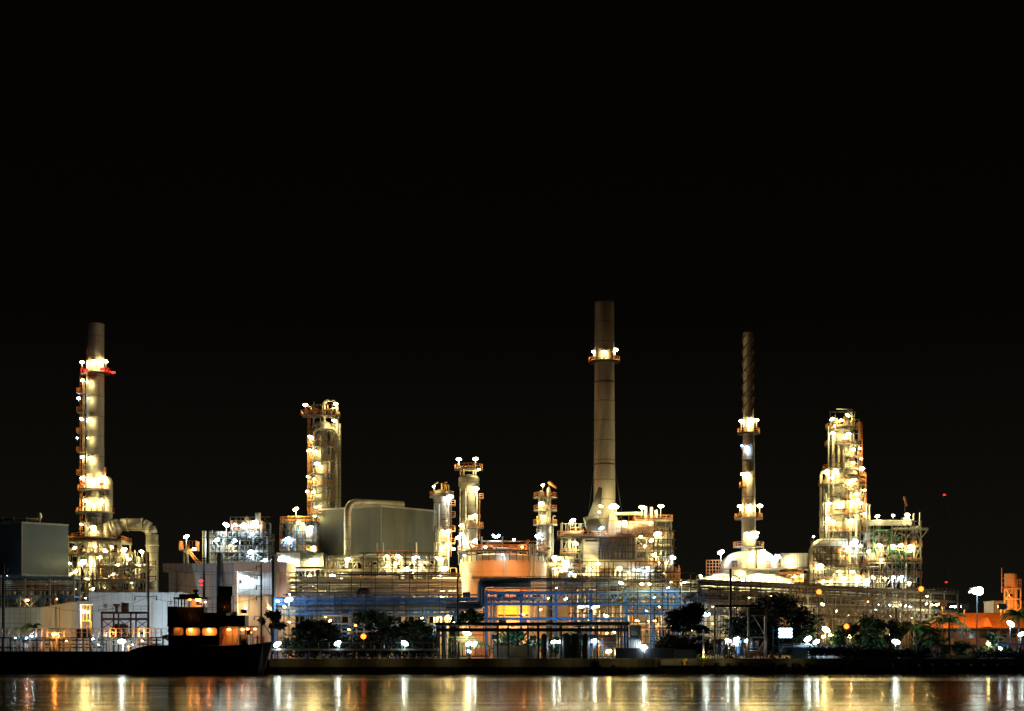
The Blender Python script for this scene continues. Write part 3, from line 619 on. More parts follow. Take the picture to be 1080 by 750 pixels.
    for px, py, s, c in ((878, 504, .8, 'warm'), (898.5, 507, 1.35, 'warm'), (902, 506, .7, 'warm'), (874, 531, 1.2, 'warm'), (885, 530.5, 1.2, 'warm'), (899, 529, .9, 'warm'), (904, 527, .9, 'warm'), (903, 521, .9, 'warm'), (873, 547, 1.1, 'warm'), (878, 550, 1.1, 'warm'), (898, 549, 1.2, 'warm'), (902, 571, 1.6, 'cool'), (893, 577, .8, 'warm'), (884, 603, .9, 'warm'), (898, 603, .8, 'warm')): lamp(t, px, py, Y - 7.6, c, s * 1.05, 0, 0)
tower_big()
# ================================================================== buildings
def raised_hall(name, label, corner, left, right, pt, pb, mA, extra=None):
    """raised clad hall standing corner-on: (px, Y) of its three near corners"""
    c = (X(corner[0], corner[1]), corner[1]); a = (X(left[0], left[1]), left[1]); b = (X(right[0], right[1]), right[1])
    d = (a[0] + b[0] - c[0], a[1] + b[1] - c[1]); zt, zb = Z(pt, corner[1]), Z(pb, corner[1])
    t = thing(name, label, 'industrial hall', (c[0], c[1], GZ), 'raised clad halls')
    part(t, 'wall', MB().vprism([a, c, b, d], zb, zt), mA)
    cx, cy = sum(p[0] for p in (a, b, c, d)) / 4, sum(p[1] for p in (a, b, c, d)) / 4
    o = lambda p, k: (cx + (p[0] - cx) * k, cy + (p[1] - cy) * k)
    part(t, 'roof_edge', MB().vprism([o(p, 1.006) for p in (a, c, b, d)], zt - .25, zt + .18), 'steel')
    part(t, 'floor_slab', MB().vprism([o(p, 1.01) for p in (a, c, b, d)], zb - .6, zb - .01), 'steel')
    for p, q in ((a, c), (c, b), (b, d)):
        for i in range(4):
            s = (p[0] + (q[0] - p[0]) * i / 4, p[1] + (q[1] - p[1]) * i / 4); s = o(s, .96)
            part(t, 'column', MB().beam((s[0], s[1], GZ), (s[0], s[1], zb - .6), .5), 'steel')
    cm = MB().beam((c[0], c[1] - .05, zb), (c[0], c[1] - .05, zt - .26), .18); part(t, 'corner_trim', cm, 'steel')
    return t, zt, zb
t, zt, zb = raised_hall('industrial_hall', 'dark blue grey windowless hall on columns beside the red ringed chimney', (23, 412), (-40, 424), (72, 421), 551, 605, 'blue_clad')
for k, px in enumerate((2, 14, 27)): part(t, 'roof_pipe', MB().tube((X(px, 420), 420, zt + .2), (X(px, 420), 420, zt + 1.8), .5, 10), 'dark')
part(t, 'roof_pipe', MB().tube((X(-5, 420), 420, zt + 1.4), (X(40, 420), 420, zt + 1.4), .35, 10), 'dark')
part(t, 'roof_vent', MB().tube((X(42, 418), 418, zt), (X(42, 418), 418, zt + 1.2), .18).ell((X(42, 418), 418, zt + 2), (.55, .55, .95)), 'pale')
t, zt, zb = raised_hall('industrial_hall', 'olive grey windowless hall on columns with a fat bent pipe over its roof', (402, 425), (334, 437), (460.5, 441), 533.5, 584, 'grey_clad')
part(t, 'vent_duct', MB().bend([P(366.5, 600, 421), P(366.5, 529.5, 421), P(425, 532.5, 431)], .95, 3, 14), 'alu')
for px in (398, 404, 439): part(t, 'vent_pipe', MB().tube(P(px, 588, 418), P(px, 567 + (px % 7), 418), .2), 'pale')

def white_store():
    Y = 385; t = thing('storage_building', 'long low pale store under the blue truss bridge', 'building', (X(43, Y), Y, GZ), 'pale works buildings')
    z = Z(641, Y); part(t, 'wall', MB().box(X(-20, Y), X(43, Y), Y, Y + 22, GZ, z), 'clad')
    x0, x1 = X(43, Y) + .004, X(72, Y); part(t, 'gable_wall', MB().add([(x0, Y + .15, GZ), (x1, Y + 3, GZ), (x1, Y + 3, Z(634.5, Y)), (x0, Y + .15, z), (x0, Y + 22, GZ), (x1, Y + 22, GZ), (x1, Y + 22, Z(634.5, Y)), (x0, Y + 22, z)],
        [(0, 1, 2, 3), (1, 5, 6, 2), (5, 4, 7, 6), (4, 0, 3, 7), (3, 2, 6, 7)]), 'peach')
    part(t, 'roof', MB().box(X(-20, Y), X(43, Y) + .2, Y - .3, Y + 22, z, z + .2), 'steel')
    part(t, 'downpipe', MB().tube(P(63, 690, Y), P(63, 640, Y), .14), 'orange')
    for py in (647, 652, 658): part(t, 'seam', MB().box(X(-20, Y), X(43, Y), Y - .05, Y - .002, Z(py + .25, Y), Z(py, Y)), 'steel')
white_store()
def white_works():
    Y = 374; t = thing('works_building', 'white panelled works building with a lit gateway at its end', 'building', (X(140, Y), Y, GZ), 'pale works buildings')
    part(t, 'wall', MB().box(X(98, Y), X(192, Y), Y, Y + 14, GZ, Z(634, Y)), 'white')
    part(t, 'fascia', MB().box(X(94, Y), X(193, Y), Y - .5, Y + 14.2, Z(634, Y) + .01, Z(625, Y)), 'white')
    b = MB()
    for i in range(13): b.box(X(96 + i * 7.4, Y), X(96.25 + i * 7.4, Y), Y - .53, Y - .502, Z(634, Y), Z(625, Y))
    part(t, 'fascia_seam', b, 'steel')
    part(t, 'canopy', MB().box(X(81.5, Y), X(97.8, Y), Y - .6, Y + 8, Z(637.5, Y), Z(634.2, Y)), 'white')
    part(t, 'pier', MB().box(X(82, Y), X(85, Y), Y - .3, Y + 1, GZ, Z(637.6, Y)), 'white')
    part(t, 'panel_box', MB().box(X(110, Y), X(113, Y), Y - .3, Y, Z(641, Y), Z(637, Y)), 'steel')
    for px in (160.3, 178): part(t, 'pilaster', MB().box(X(px, Y), X(px + 1.7, Y), Y - .4, Y - .002, GZ, Z(634, Y)), 'peach')
    part(t, 'gate_pipe', MB().bend([P(86, 655, Y + 4), P(96, 655, Y + 4), P(96, 690, Y + 4)], .2, .5), 'orange')
    for px in (88, 91.5, 95): part(t, 'gate_post', MB().beam(P(px, 690, Y + 5), P(px, 638, Y + 5), .25), 'orange')
    lamp(t, 88, 645, Y + 1.5, 'warm', 1.5, 0, 0); lamp(t, 92.5, 645.5, Y + 1.5, 'warm', 1.0, 0, 0)
white_works()
def clad_works():
    Y = 392; t = thing('works_building', 'tall pale works building in grey and peach blocks with a flue up its face', 'building', (X(240, Y), Y, GZ), 'pale works buildings')
    part(t, 'wall', MB().box(X(178, Y), X(246, Y), Y, Y + 15, GZ, Z(603, Y)), 'clad')
    part(t, 'parapet', MB().box(X(172.5, Y), X(246.5, Y), Y - .8, Y + 15.5, Z(602.9, Y), Z(594.5, Y)), 'clad')
    for px in (188, 218): part(t, 'pilaster', MB().box(X(px, Y), X(px + 2, Y), Y - .35, Y - .002, GZ, Z(604, Y)), 'peach')
    part(t, 'recess', MB().box(X(190.5, Y), X(213, Y), Y - .12, Y - .004, Z(640, Y), Z(604, Y)), 'white')
    part(t, 'wall', MB().box(X(250.5, Y), X(292, Y), Y + 3.2, Y + 15, GZ, Z(603, Y)), 'peach')
    part(t, 'pier', MB().box(X(246.6, Y), X(250.4, Y), Y - .5, Y + 15, GZ, Z(603, Y)), 'peach')
    part(t, 'pier', MB().box(X(292, Y), X(302, Y), Y - .2, Y + 15, GZ, Z(603, Y)), 'peach')
    part(t, 'parapet', MB().box(X(247, Y), X(303, Y), Y - .9, Y + 15.5, Z(602.9, Y), Z(592.5, Y)), 'peach')
    part(t, 'hanging_box', MB().box(X(250.6, Y), X(288, Y), Y + 1.2, Y + 3, Z(627, Y), Z(603.2, Y)), 'clad')
    part(t, 'beam', MB().box(X(249, Y), X(290, Y), Y + .6, Y + 3, Z(628.6, Y), Z(627.1, Y)), 'cream')
    for px in (261, 270): part(t, 'post', MB().box(X(px, Y), X(px + 1.8, Y), Y + .7, Y + 1.3, GZ, Z(628.7, Y)), 'peach')
    part(t, 'chute', MB().prism([(X(278, Y), Z(628.8, Y)), (X(285, Y), Z(628.8, Y)), (X(294, Y), Z(643, Y)), (X(294, Y), Z(650, Y)), (X(290, Y), Z(650, Y))], Y - 1.2, Y - .3), 'peach')
    part(t, 'flue', MB().tube(P(231.5, 690, Y - 1.8), P(231.5, 583, Y - 1.8), .72, 14), 'blue_clad'); part(t, 'flue', MB().tube(P(234.2, 690, Y - 1.6), P(234.2, 590, Y - 1.6), .3), 'wood')
    part(t, 'drain_pipe', MB().tube(P(291, 690, Y - 1.4), P(291, 585, Y - 1.4), .5, 12), 'cream'); part(t, 'drain_pipe', MB().tube(P(288, 690, Y - 1.4), P(288, 585, Y - 1.4), .35, 12), 'black')
    part(t, 'window', MB().box(X(252, Y), X(254, Y), Y + 1.1, Y + 1.2, Z(615, Y), Z(611.5, Y)), 'glass')
    lamp(t, 260, 609, Y + .6, 'cool', 1.3, 20, 0); lamp(t, 259, 641, Y + .6, 'warm', .8, 75, 0); lamp(t, 283, 641, Y - 1.9, 'warm', .7, 50, 0)
    lamp(t, 297, 640, Y - 3, 'sodium', .7, 0, 0, True); lamp(t, 246, 664, Y - 7, 'sodium', 1.0, 0, 0, True)  # hooded sodium pair added to warm the peach block, lenses unseen
clad_works()

# ================================================================== process units between the towers
def unit_blue_lit():
    Y = 428; t = thing('process_frame', 'open steel frame full of bluish white lamps above the pale works building', 'process unit', (X(248, Y), Y, GZ), 'lit process frames')
    frame(t, [222, 236, 253, 267, 282], Y, Y + 10, 566, [566, 580.5, 592, 606], 'steel', .42, seed=21, rail='steel')
    frame(t, [245, 255, 266, 275], Y + 1, Y + 8, 553, [554, 560], 'steel', .3, seed=22, rail='orange', colbot=566)
    clutter(t, 223, 281, Y, Y + 9, 568, 606, 60, 23, ('steel', 'alu', 'steel', 'blue', 'cream', 'dark')); clutter(t, 245, 276, Y + 1, Y + 7, 548, 566, 26, 24, ('white', 'pale', 'alu'))
    part(t, 'vent_stack', MB().tube(P(272, 556, Y + 3), P(272, 541, Y + 3), .75, 14), 'pale'); part(t, 'vent_stack', MB().tube(P(215.5, 600, Y), P(215.5, 560, Y), .55, 14), 'pale')
    part(t, 'vent_stack', MB().tube(P(231.5, 567, Y + 1), P(231.5, 560, Y + 1), .8, 14), 'pale')
    for px, z in ((224, 559), (285.5, 552)): part(t, 'mast', MB().beam(P(px, 600, Y), P(px, z, Y), .16), 'steel')
    part(t, 'valve_box', MB().box(X(235, Y), X(240, Y), Y, Y + 2, Z(565.5, Y), Z(561, Y)), 'orange')
    scaffold(t, 222, 283, Y - 1.6, 560, 606, 13, 6, 'dark', .2, 31); scaffold(t, 244, 284, Y - 1.2, 546, 566, 8, 3, 'steel', .1, 32)
    lamps(t, Y - 1, [(238.5, 553.5, 'cool', 1.5, 3), (248, 553, 'cool', .8, 2), (257, 553.5, 'cool', 1.1, 1), (269, 551, 'cool', 1.5, 1), (267, 555, 'cool', 1, 0), (229, 569.5, 'cool', 1.3, 0), (248, 570, 'cool', .9, 0), (264, 582, 'cool', 1.3, 0), (280, 591, 'cool', 1.3, 0), (266, 563, 'cool', .9, 0), (243, 575, 'warm', .7, 0)])
unit_blue_lit()
def small_landing():
    Y = 424; t = thing('stair_platform', 'small orange railed landing on two posts with one lamp', 'platform', (X(197, Y), Y, GZ), 'lit process frames')
    for px in (194, 197.5): part(t, 'post', MB().box(X(px - .8, Y), X(px + .8, Y), Y, Y + 1, GZ, Z(580.5, Y)), 'cream')
    perch(t, X(190, Y), X(207, Y), Y - 1, Y + 4, Z(580, Y), m='steel', h=2.3)
    part(t, 'stair', MB().stair(P(198, 581, Y - 1), P(206, 592, Y - 1)), 'orange'); part(t, 'stair', MB().stair(P(214, 600, Y - 1), P(206, 592, Y - 1)), 'orange')
    lamp(t, 196.5, 566, Y, 'warm', 1.3, -20, 3.2); lamp(t, 205, 579, Y - 1.5, 'warm', .9, 0, 0)
small_landing()
def unit_braced():
    Y = 426; t = thing('process_frame', 'braced frame with orange beams above a white lamp lit panel box', 'process unit', (X(308, Y), Y, GZ), 'lit process frames')
    frame(t, [297, 304, 311, 322, 332], Y, Y + 9, 546, [550, 569, 579, 600], 'steel', .36, seed=31)
    for px in (299, 310): part(t, 'brace', MB().beam(P(px, 579, Y - .3), P(px + 5, 556, Y - .3), .35).beam(P(px + 10, 579, Y - .3), P(px + 5, 556, Y - .3), .35), 'blue')
    for px, m in ((296, 'orange'), (304, 'pale'), (311, 'clad')): part(t, 'leg', MB().beam(P(px, 581, Y - .5), P(px, 553, Y - .5), .55), m)
    for py in (545, 548.5): part(t, 'beam', MB().beam(P(303, py, Y - .4), P(328, py, Y - .4), .35), 'orange')
    part(t, 'vessel', MB().lathe(X(319, Y), Y + 2, [(1.4, Z(579, Y)), (1.4, Z(555, Y)), (.5, Z(552, Y))], 18), 'cream')
    part(t, 'panel_box', MB().box(X(292.5, Y), X(317, Y), Y - 2, Y + 6, Z(598, Y), Z(583.5, Y)), 'clad'); part(t, 'panel_box', MB().box(X(317.4, Y), X(342, Y), Y - 1.6, Y + 6, Z(598, Y), Z(583, Y)), 'grey_clad')
    clutter(t, 300, 333, Y, Y + 8, 548, 580, 24, 32); clutter(t, 296, 342, Y - 2, Y + 5, 598, 640, 26, 33)
    scaffold(t, 297, 334, Y - 1.0, 546, 582, 7, 5, 'dark', .2, 41); scaffold(t, 294, 342, Y - 2.8, 600, 640, 11, 5, 'steel', .12, 42)
    lamps(t, Y - 1.5, [(312, 537, 'warm', 1.3, 3), (315, 551, 'warm', 1.0, 0), (319, 553, 'warm', .7, 0), (327, 556.5, 'cool', 1.3, 0), (303, 568.5, 'cool', 1.3, 0), (330, 577.5, 'warm', .9, 0), (301.5, 591, 'cool', 1.9, 0, Y - 4), (296, 591, 'cool', 1, 0, Y - 3.6), (328, 591.5, 'warm', 1.6, 0, Y - 3.5), (334, 591, 'warm', 1.3, 0, Y - 3.5)])
unit_braced()
def unit_under_hall():
    Y = 408; t = thing('process_frame', 'tangle of pale pipework and braces below the olive hall', 'process unit', (X(415, Y), Y, GZ), 'lit process frames')
    frame(t, [344, 356, 372, 384, 398, 411, 424, 437, 450, 461], Y, Y + 10, 588, [600.5, 613, 625], 'alu', .3, seed=41, rail=None)
    frame(t, [398, 411, 424, 437], Y - 1, Y + 6, 584, [585.5], 'cream', .3, seed=42)
    for px in (404, 417, 446): part(t, 'trestle_brace', MB().beam(P(px - 6, 606, Y - 1), P(px, 597, Y - 1), .3).beam(P(px + 6, 606, Y - 1), P(px, 597, Y - 1), .3), 'cream')
    for px0, px1, py, r in ((384, 404, 599.5, 1.0), (360, 392, 605, .8), (420, 452, 592, .8), (384, 412, 590, .7)): part(t, 'exchanger', MB().path([P(px0, py, Y + 2), P(px0 + 1, py, Y + 2), P(px1 - 1, py, Y + 2), P(px1, py, Y + 2)], r, 16), 'alu')
    clutter(t, 346, 460, Y, Y + 9, 586, 612, 60, 43, ('cream', 'pale', 'alu', 'orange', 'steel')); clutter(t, 344, 482, Y - 2, Y + 8, 606, 645, 80, 44, ('cream', 'alu', 'steel', 'orange', 'dark', 'dark', 'blue'))
    scaffold(t, 344, 462, Y - 2.2, 586, 640, 14, 8, 'steel', .2, 51, 1.0); scaffold(t, 380, 462, Y - 2.8, 582, 612, 9, 4, 'dark', .22, 52, .8)
    lamps(t, Y - 1.5, [(366.5, 590, 'warm', 1.2, 0), (352, 607.5, 'warm', .8, 0), (408, 586.5, 'warm', .9, 1), (420.5, 587, 'warm', 1.3, 1), (440, 588, 'cool', 1.1, 1), (436, 588.5, 'warm', .9, 0), (408, 597, 'warm', .9, 0), (417, 595, 'warm', .8, 0), (428, 600, 'warm', 1.25, 1), (444, 596, 'warm', .8, 0),
                 (381, 617, 'warm', 1.0, 0), (405, 616, 'cool', .8, 0), (433, 626, 'cool', .9, 0), (439, 627, 'warm', 1.1, 0), (430, 622, 'cool', .8, 0), (350, 607, 'warm', .9, 0), (326, 608, 'warm', 1.1, 0), (310.5, 616, 'warm', 1.2, 0), (330.5, 617, 'warm', 1.3, 0), (304, 607, 'blueish', 1.2, 0), (309, 627, 'warm', .9, 0), (321, 626, 'warm', .7, 0), (324, 628, 'warm', .8, 0),
                 (344, 650, 'sodium', 1.0, 0, Y - 10), (462, 652, 'warm', .9, 0), (474, 652, 'warm', .9, 0), (448, 655, 'sodium', .8, 0), (400, 655, 'sodium', .8, 0), (375, 660, 'sodium', .8, 0)])
unit_under_hall()
def unit_tower_foot():
    Y = 412; t = thing('process_frame', 'narrow orange barred frame at the foot of the short flared tower', 'process unit', (X(468, Y), Y, GZ), 'lit process frames')
    frame(t, [458, 465, 472, 480], Y, Y + 6, 608, [609, 622, 638], 'cream', .32, seed=51, railh=2.4)
    clutter(t, 458, 480, Y - 1, Y + 5, 606, 655, 26, 52, ('cream', 'orange', 'pale'))
    for k in range(7): part(t, 'bar', MB().beam(P(458 + k * 3.6, 622, Y - 1), P(458 + k * 3.6, 609, Y - 1), .14), 'orange')
    lamps(t, Y - 1, [(465, 615.5, 'cool', 1.5, 0), (475, 616.5, 'warm', 1.0, 0), (466, 628.5, 'warm', 1.3, 0), (463, 650, 'warm', 1.1, 0), (472, 650, 'warm', 1.1, 0)])
unit_tower_foot()

def tank():
    Y = 412; px = 530.5; r = 11.0; cx = X(px, Y); t = thing('storage_tank', 'broad round storage tank glowing orange behind the blue pipes', 'tank', (cx, Y, GZ))
    zt = Z(590.5, 401)
    part(t, 'shell', MB().lathe(cx, Y, bands(lambda z: r, [GZ + 2.4 * k for k in range(1, 10)], zt, GZ, .02), 56), 'tank')
    part(t, 'roof', MB().lathe(cx, Y, [(r - .1, zt + .004), (r - .6, zt + 1.3), (r * .5, zt + 2.0), (.3, zt + 2.3)], 48), 'pale')
    b = MB()
    for k in range(40):
        a = 2 * PI * k / 40; b.beam((cx + (r + .1) * math.cos(a), Y + (r + .1) * math.sin(a), zt - .2), (cx + (r + .1) * math.cos(a), Y + (r + .1) * math.sin(a), zt + 2.4), .18)
    b.ring(cx, Y, r - 1.6, r + .7, zt + 2.2, zt + 2.5, n=48); part(t, 'roof_walkway', b, 'dark')
    part(t, 'railing', MB().ringrail(cx, Y, r + .6, zt + 2.5, 0, 360, 40, 1.3, .13), 'orange')
    rr = random.Random(8)
    for k in range(16):
        x = cx + rr.uniform(-r, r) * .9; y = Y - rr.uniform(2, 7); z = zt + 2.4; h = rr.uniform(.8, 3)
        part(t, 'roof_pipe', MB().bend([(x, y, z - 1), (x, y, z + h), (x + rr.uniform(-5, 5), y, z + h), (x + rr.uniform(-2, 2), y, z)], .17, .5, 8), rr.choice(('orange', 'dark', 'pale', 'orange')))
    for a, b2, py, m in ((507, 530, 571, 'white'), (530, 578, 571, 'orange'), (500, 576, 575, 'orange'), (512, 530, 574, 'pale')): part(t, 'roof_pipe', MB().tube(P(a, py, Y - 7), P(b2, py, Y - 7), .2), m)
    for a in (508, 530): part(t, 'roof_post', MB().beam(P(a, 582, Y - 7), P(a, 566, Y - 7), .35), 'white')
    for a in (521, 525.5): lamp(t, a, 565.5, Y - 7, 'cool', .9, 45 if a < 523 else -45, 0)
    lamp(t, 542, 569, Y - 7, 'cool', .6, 0, 0); lamp(t, 512, 577, Y - 7, 'warm', .7, 0, 0); lamp(t, 551, 577, Y - 7, 'sodium', .7, 0, 0); lamp(t, 490, 586, Y - 8, 'warm', .5, 0, 0); lamp(t, 530, 585, 399.5, 'cool', .5, 0, 0)
    for a in (559.5, 563.5): part(t, 'riser', MB().tube(P(a, 690, 400), P(a, 574, 400), .32, 10), 'cream')
    part(t, 'riser', MB().tube(P(533, 690, 399.4), P(533, 583, 399.4), .2, 10), 'cream')
    s = MB()
    for i in range(26):
        a = math.radians(215 + i * 3.2); z = zt - (zt - GZ) * i / 26; s.ring(cx, Y, r + .02, r + 1.0, z - .06, z, math.degrees(a), math.degrees(a) + 3.6, 1)
    part(t, 'spiral_stair', s, 'steel')
tank()
def yellow_panel():
    Y = 396; t = thing('pump_shelter', 'bright yellow panelled shelter low in front of the orange tank', 'shelter', (X(540, Y), Y, GZ))
    part(t, 'panel', MB().box(X(524, Y), X(559, Y), Y, Y + 3, Z(648, Y), Z(636.5, Y)), 'yellow')
    for px in (525, 532, 546, 558): part(t, 'post', MB().beam(P(px, 690, Y - .2), P(px, 636, Y - .2), .3), 'steel')
    part(t, 'base_wall', MB().box(X(524, Y), X(559, Y), Y + .2, Y + 3, GZ, Z(650, Y)), 'tank')
    b = MB()
    for py in (640, 643.5): b.box(X(524.3, Y), X(558.6, Y), Y - .06, Y - .002, Z(py + .5, Y), Z(py, Y))
    part(t, 'seam', b, 'steel'); lamp(t, 541, 660, Y - 4, 'warm', 1.1, 0, 0, True)  # hooded lamp added to light the yellow panel, its lens unseen
yellow_panel()
def box_at_tank_side():
    Y = 418; t = thing('equipment_shed', 'floodlit shed and pipes between the orange tank and the furnace', 'shed', (X(598, Y), Y, GZ))
    frame(t, [586, 594, 603, 612], Y, Y + 8, 590, [598, 612], 'cream', .32, seed=61)
    part(t, 'wall', MB().box(X(583, Y), X(606, Y), Y + 3, Y + 9, GZ, Z(586, Y)), 'cream')
    clutter(t, 585, 614, Y - 1, Y + 5, 588, 625, 50, 62, ('cream', 'dark', 'orange', 'steel'))
    scaffold(t, 584, 614, Y - 1.6, 586, 625, 8, 5, 'dark', .14, 61)
    lamps(t, Y - .6, [(585, 588, 'warm', 1.3, 0), (590, 589, 'warm', 1.0, 0), (597.5, 593, 'cool', 1.2, 0), (593, 600, 'warm', 1.2, 0), (585, 600, 'warm', .8, 0), (606, 606, 'warm', .7, 0), (602, 604, 'blueish', .8, 0)])
box_at_tank_side()

def furnace():
    Y = 428; t = thing('furnace_unit', 'bulky furnace with white walls, a fat horizontal duct and crowded decks at the tallest chimney', 'furnace', (X(650, Y), Y, GZ))
    part(t, 'wall', MB().box(X(631, Y), X(690, Y), Y + 1, Y + 13, GZ, Z(590, Y)), 'cream')
    part(t, 'wall_panel', MB().box(X(615, Y), X(632, Y), Y - .6, Y + 12, GZ, Z(568, Y)), 'cream')
    for py in (574, 579, 584, 589): part(t, 'panel_seam', MB().box(X(615, Y), X(632, Y), Y - .66, Y - .602, Z(py + .4, Y), Z(py, Y)), 'steel')
    part(t, 'window_band', MB().box(X(617, Y), X(630, Y), Y - .68, Y - .603, Z(571.5, Y), Z(569.5, Y)), 'dark')
    part(t, 'radiant_box', MB().box(X(633, Y), X(668, Y), Y + 2, Y + 12, Z(589.8, Y), Z(567, Y)), 'cream')
    for px in (631, 638.5, 652, 660, 665, 669): part(t, 'column', MB().beam(P(px, 590, Y), P(px, 566, Y), .42), 'steel')
    for py in (590.5, 588): part(t, 'girder', MB().beam(P(631, py, Y - .1), P(669, py, Y - .1), .35), 'steel')
    part(t, 'brace', MB().beam(P(641, 588, Y), P(644.5, 576, Y), .3).beam(P(648, 588, Y), P(644.5, 576, Y), .3).beam(P(639, 568, Y), P(650, 588, Y), .3), 'steel')
    for a, b, m in ((632.5, 637, 'pale'), (641, 643, 'alu'), (645, 647, 'alu'), (653, 659, 'pale')): part(t, 'burner_panel', MB().box(X(a, Y), X(b, Y), Y + 1.2, Y + 1.9, Z(586, Y), Z(572, Y)), m)
    frame(t, [593, 600, 607], Y, Y + 10, 551, [565.5, 583], 'steel', .3, seed=71)
    b = MB().box(X(588, Y), X(690, Y), Y - 1.5, Y + 12, Z(567.2, Y), Z(565.4, Y)); part(t, 'deck', b, 'dark')
    part(t, 'railing', MB().rail([(X(588, Y), Y - 1.4, Z(565.4, Y)), (X(690, Y), Y - 1.4, Z(565.4, Y))], 1.2, .12), 'orange')
    d = MB().path([P(649, 556.5, Y - .5), P(684, 556.5, Y - .5), P(687.5, 556.5, Y - .5), P(689, 556.5, Y - .5)], 1.75, 18); part(t, 'flue_duct', d, 'cream')
    for px in (654, 661, 668, 676): part(t, 'duct_band', MB().tube(P(px, 556.5, Y - .5), P(px + .7, 556.5, Y - .5), 1.86, 18), 'pale')
    part(t, 'header_pipe', MB().tube(P(648, 542, Y), P(678, 541.5, Y), .42, 12), 'cream')
    part(t, 'transition', MB().prism([(X(641, Y), Z(565, Y)), (X(652, Y), Z(565, Y)), (X(651, Y), Z(542, Y)), (X(643, Y), Z(542, Y))], Y + .5, Y + 6), 'alu')
    part(t, 'bypass_duct', MB().prism([(X(620, Y), Z(546, Y)), (X(632.5, Y), Z(546, Y)), (X(635.5, Y), Z(514, Y)), (X(631.5, Y), Z(513, Y))], Y + 1, Y + 4), 'dark')
    part(t, 'fan_housing', MB().path([P(617, 553, Y - 1), P(619, 552.5, Y - 1), P(631, 551, Y - 1), P(633, 550, Y - 1)], 1.9, 16), 'grey_clad')
    frame(t, [671, 682, 692, 702, 708], Y - 1, Y + 10, 546, [548, 566, 580, 596], 'pale', .36, seed=72)
    for px, py in ((681, 534), (687, 535), (692, 538)): part(t, 'relief_vent', MB().tube(P(px, 548, Y), P(px, py, Y), .38, 10), 'cream')
    part(t, 'end_drum', MB().path([P(694, 578, Y - 1), P(696, 578, Y - 1), P(706, 578, Y - 1), P(708, 578, Y - 1)], 1.0, 14), 'cream')
    for px, py, h in ((646, 601.5, 2.8), (637.5, 600, 3.2), (656, 601, 3)): part(t, 'door', MB().box(X(px - 1, Y), X(px + 1, Y), Y + .94, Y + .998, Z(py + 8, Y), Z(py, Y)), 'dark')
    frame(t, [634, 638, 642], Y - 3, Y, 601, [602, 610], 'orange', .25, seed=73, brace=False, colbot=612)
    frame(t, [704, 710, 716], Y - 2, Y + 6, 596, [604, 611], 'orange', .28, seed=74)
    clutter(t, 672, 708, Y - 1, Y + 8, 548, 612, 90, 75, ('cream', 'pale', 'orange', 'alu', 'dark', 'steel')); clutter(t, 592, 632, Y - 2, Y - .8, 594, 625, 26, 76, ('cream', 'pale', 'orange'))
    clutter(t, 634, 700, Y - 3, Y + .5, 596, 640, 60, 77, ('cream', 'orange', 'dark', 'steel', 'pale')); clutter(t, 600, 640, Y - 1, Y + 4, 553, 566, 18, 78, ('steel', 'orange', 'blue', 'dark'))
    scaffold(t, 670, 708, Y - 2, 547, 612, 10, 8, 'steel', .18, 11); scaffold(t, 632, 670, Y - 1, 567, 590, 12, 3, 'dark', .26, 12); scaffold(t, 592, 614, Y - 1, 552, 590, 5, 4, 'steel', .13, 13); scaffold(t, 614, 700, Y - 4.2, 592, 640, 18, 6, 'dark', .22, 14); scaffold(t, 640, 690, Y - 3, 541, 566, 9, 3, 'orange', .1, 15); scaffold(t, 690, 712, Y - 3.4, 560, 612, 5, 6, 'dark', .22, 16)
    lamps(t, Y - 2, [(604, 549, 'warm', 1.35, 2.4), (607, 573, 'warm', 1.25, 0), (646, 534, 'warm', 1.9, 3), (650, 535, 'warm', 1.2, 2), (634, 534, 'warm', .9, 0), (632, 540, 'warm', .6, 0), (627, 549.5, 'cool', 1.4, 0), (634.5, 557, 'blueish', 1.1, 0, Y - 3), (659, 550.5, 'warm', 1.1, 0), (677, 535, 'warm', 1.35, 3), (697, 534, 'warm', 1.35, 3), (686, 551, 'warm', .6, 0),
                 (692.5, 563, 'warm', 1.4, 0), (695, 563, 'warm', 1.1, 0), (687, 570, 'warm', 1.1, 0), (690, 585, 'warm', 1.1, 0), (680, 576, 'warm', .7, 0), (682, 556, 'warm', .9, 0), (631, 594.5, 'warm', 0.94, 0, Y - 3), (653.5, 599, 'warm', 0.94, 0), (674, 601, 'cool', 0.86, 0), (680, 603, 'cool', 0.86, 0), (684, 599, 'cool', 0.86, 0), (669, 601, 'cool', 0.65, 0),
                 (703, 594, 'warm', 0.86, 0), (695, 594, 'warm', 0.79, 0), (709.5, 588, 'cool', 1.4, 4), (616, 602, 'warm', 0.86, 0), (622, 600, 'warm', 0.72, 0), (676, 566, 'warm', .8, 0), (700, 604, 'warm', .8, 0), (663, 604, 'warm', .7, 0)])
furnace()

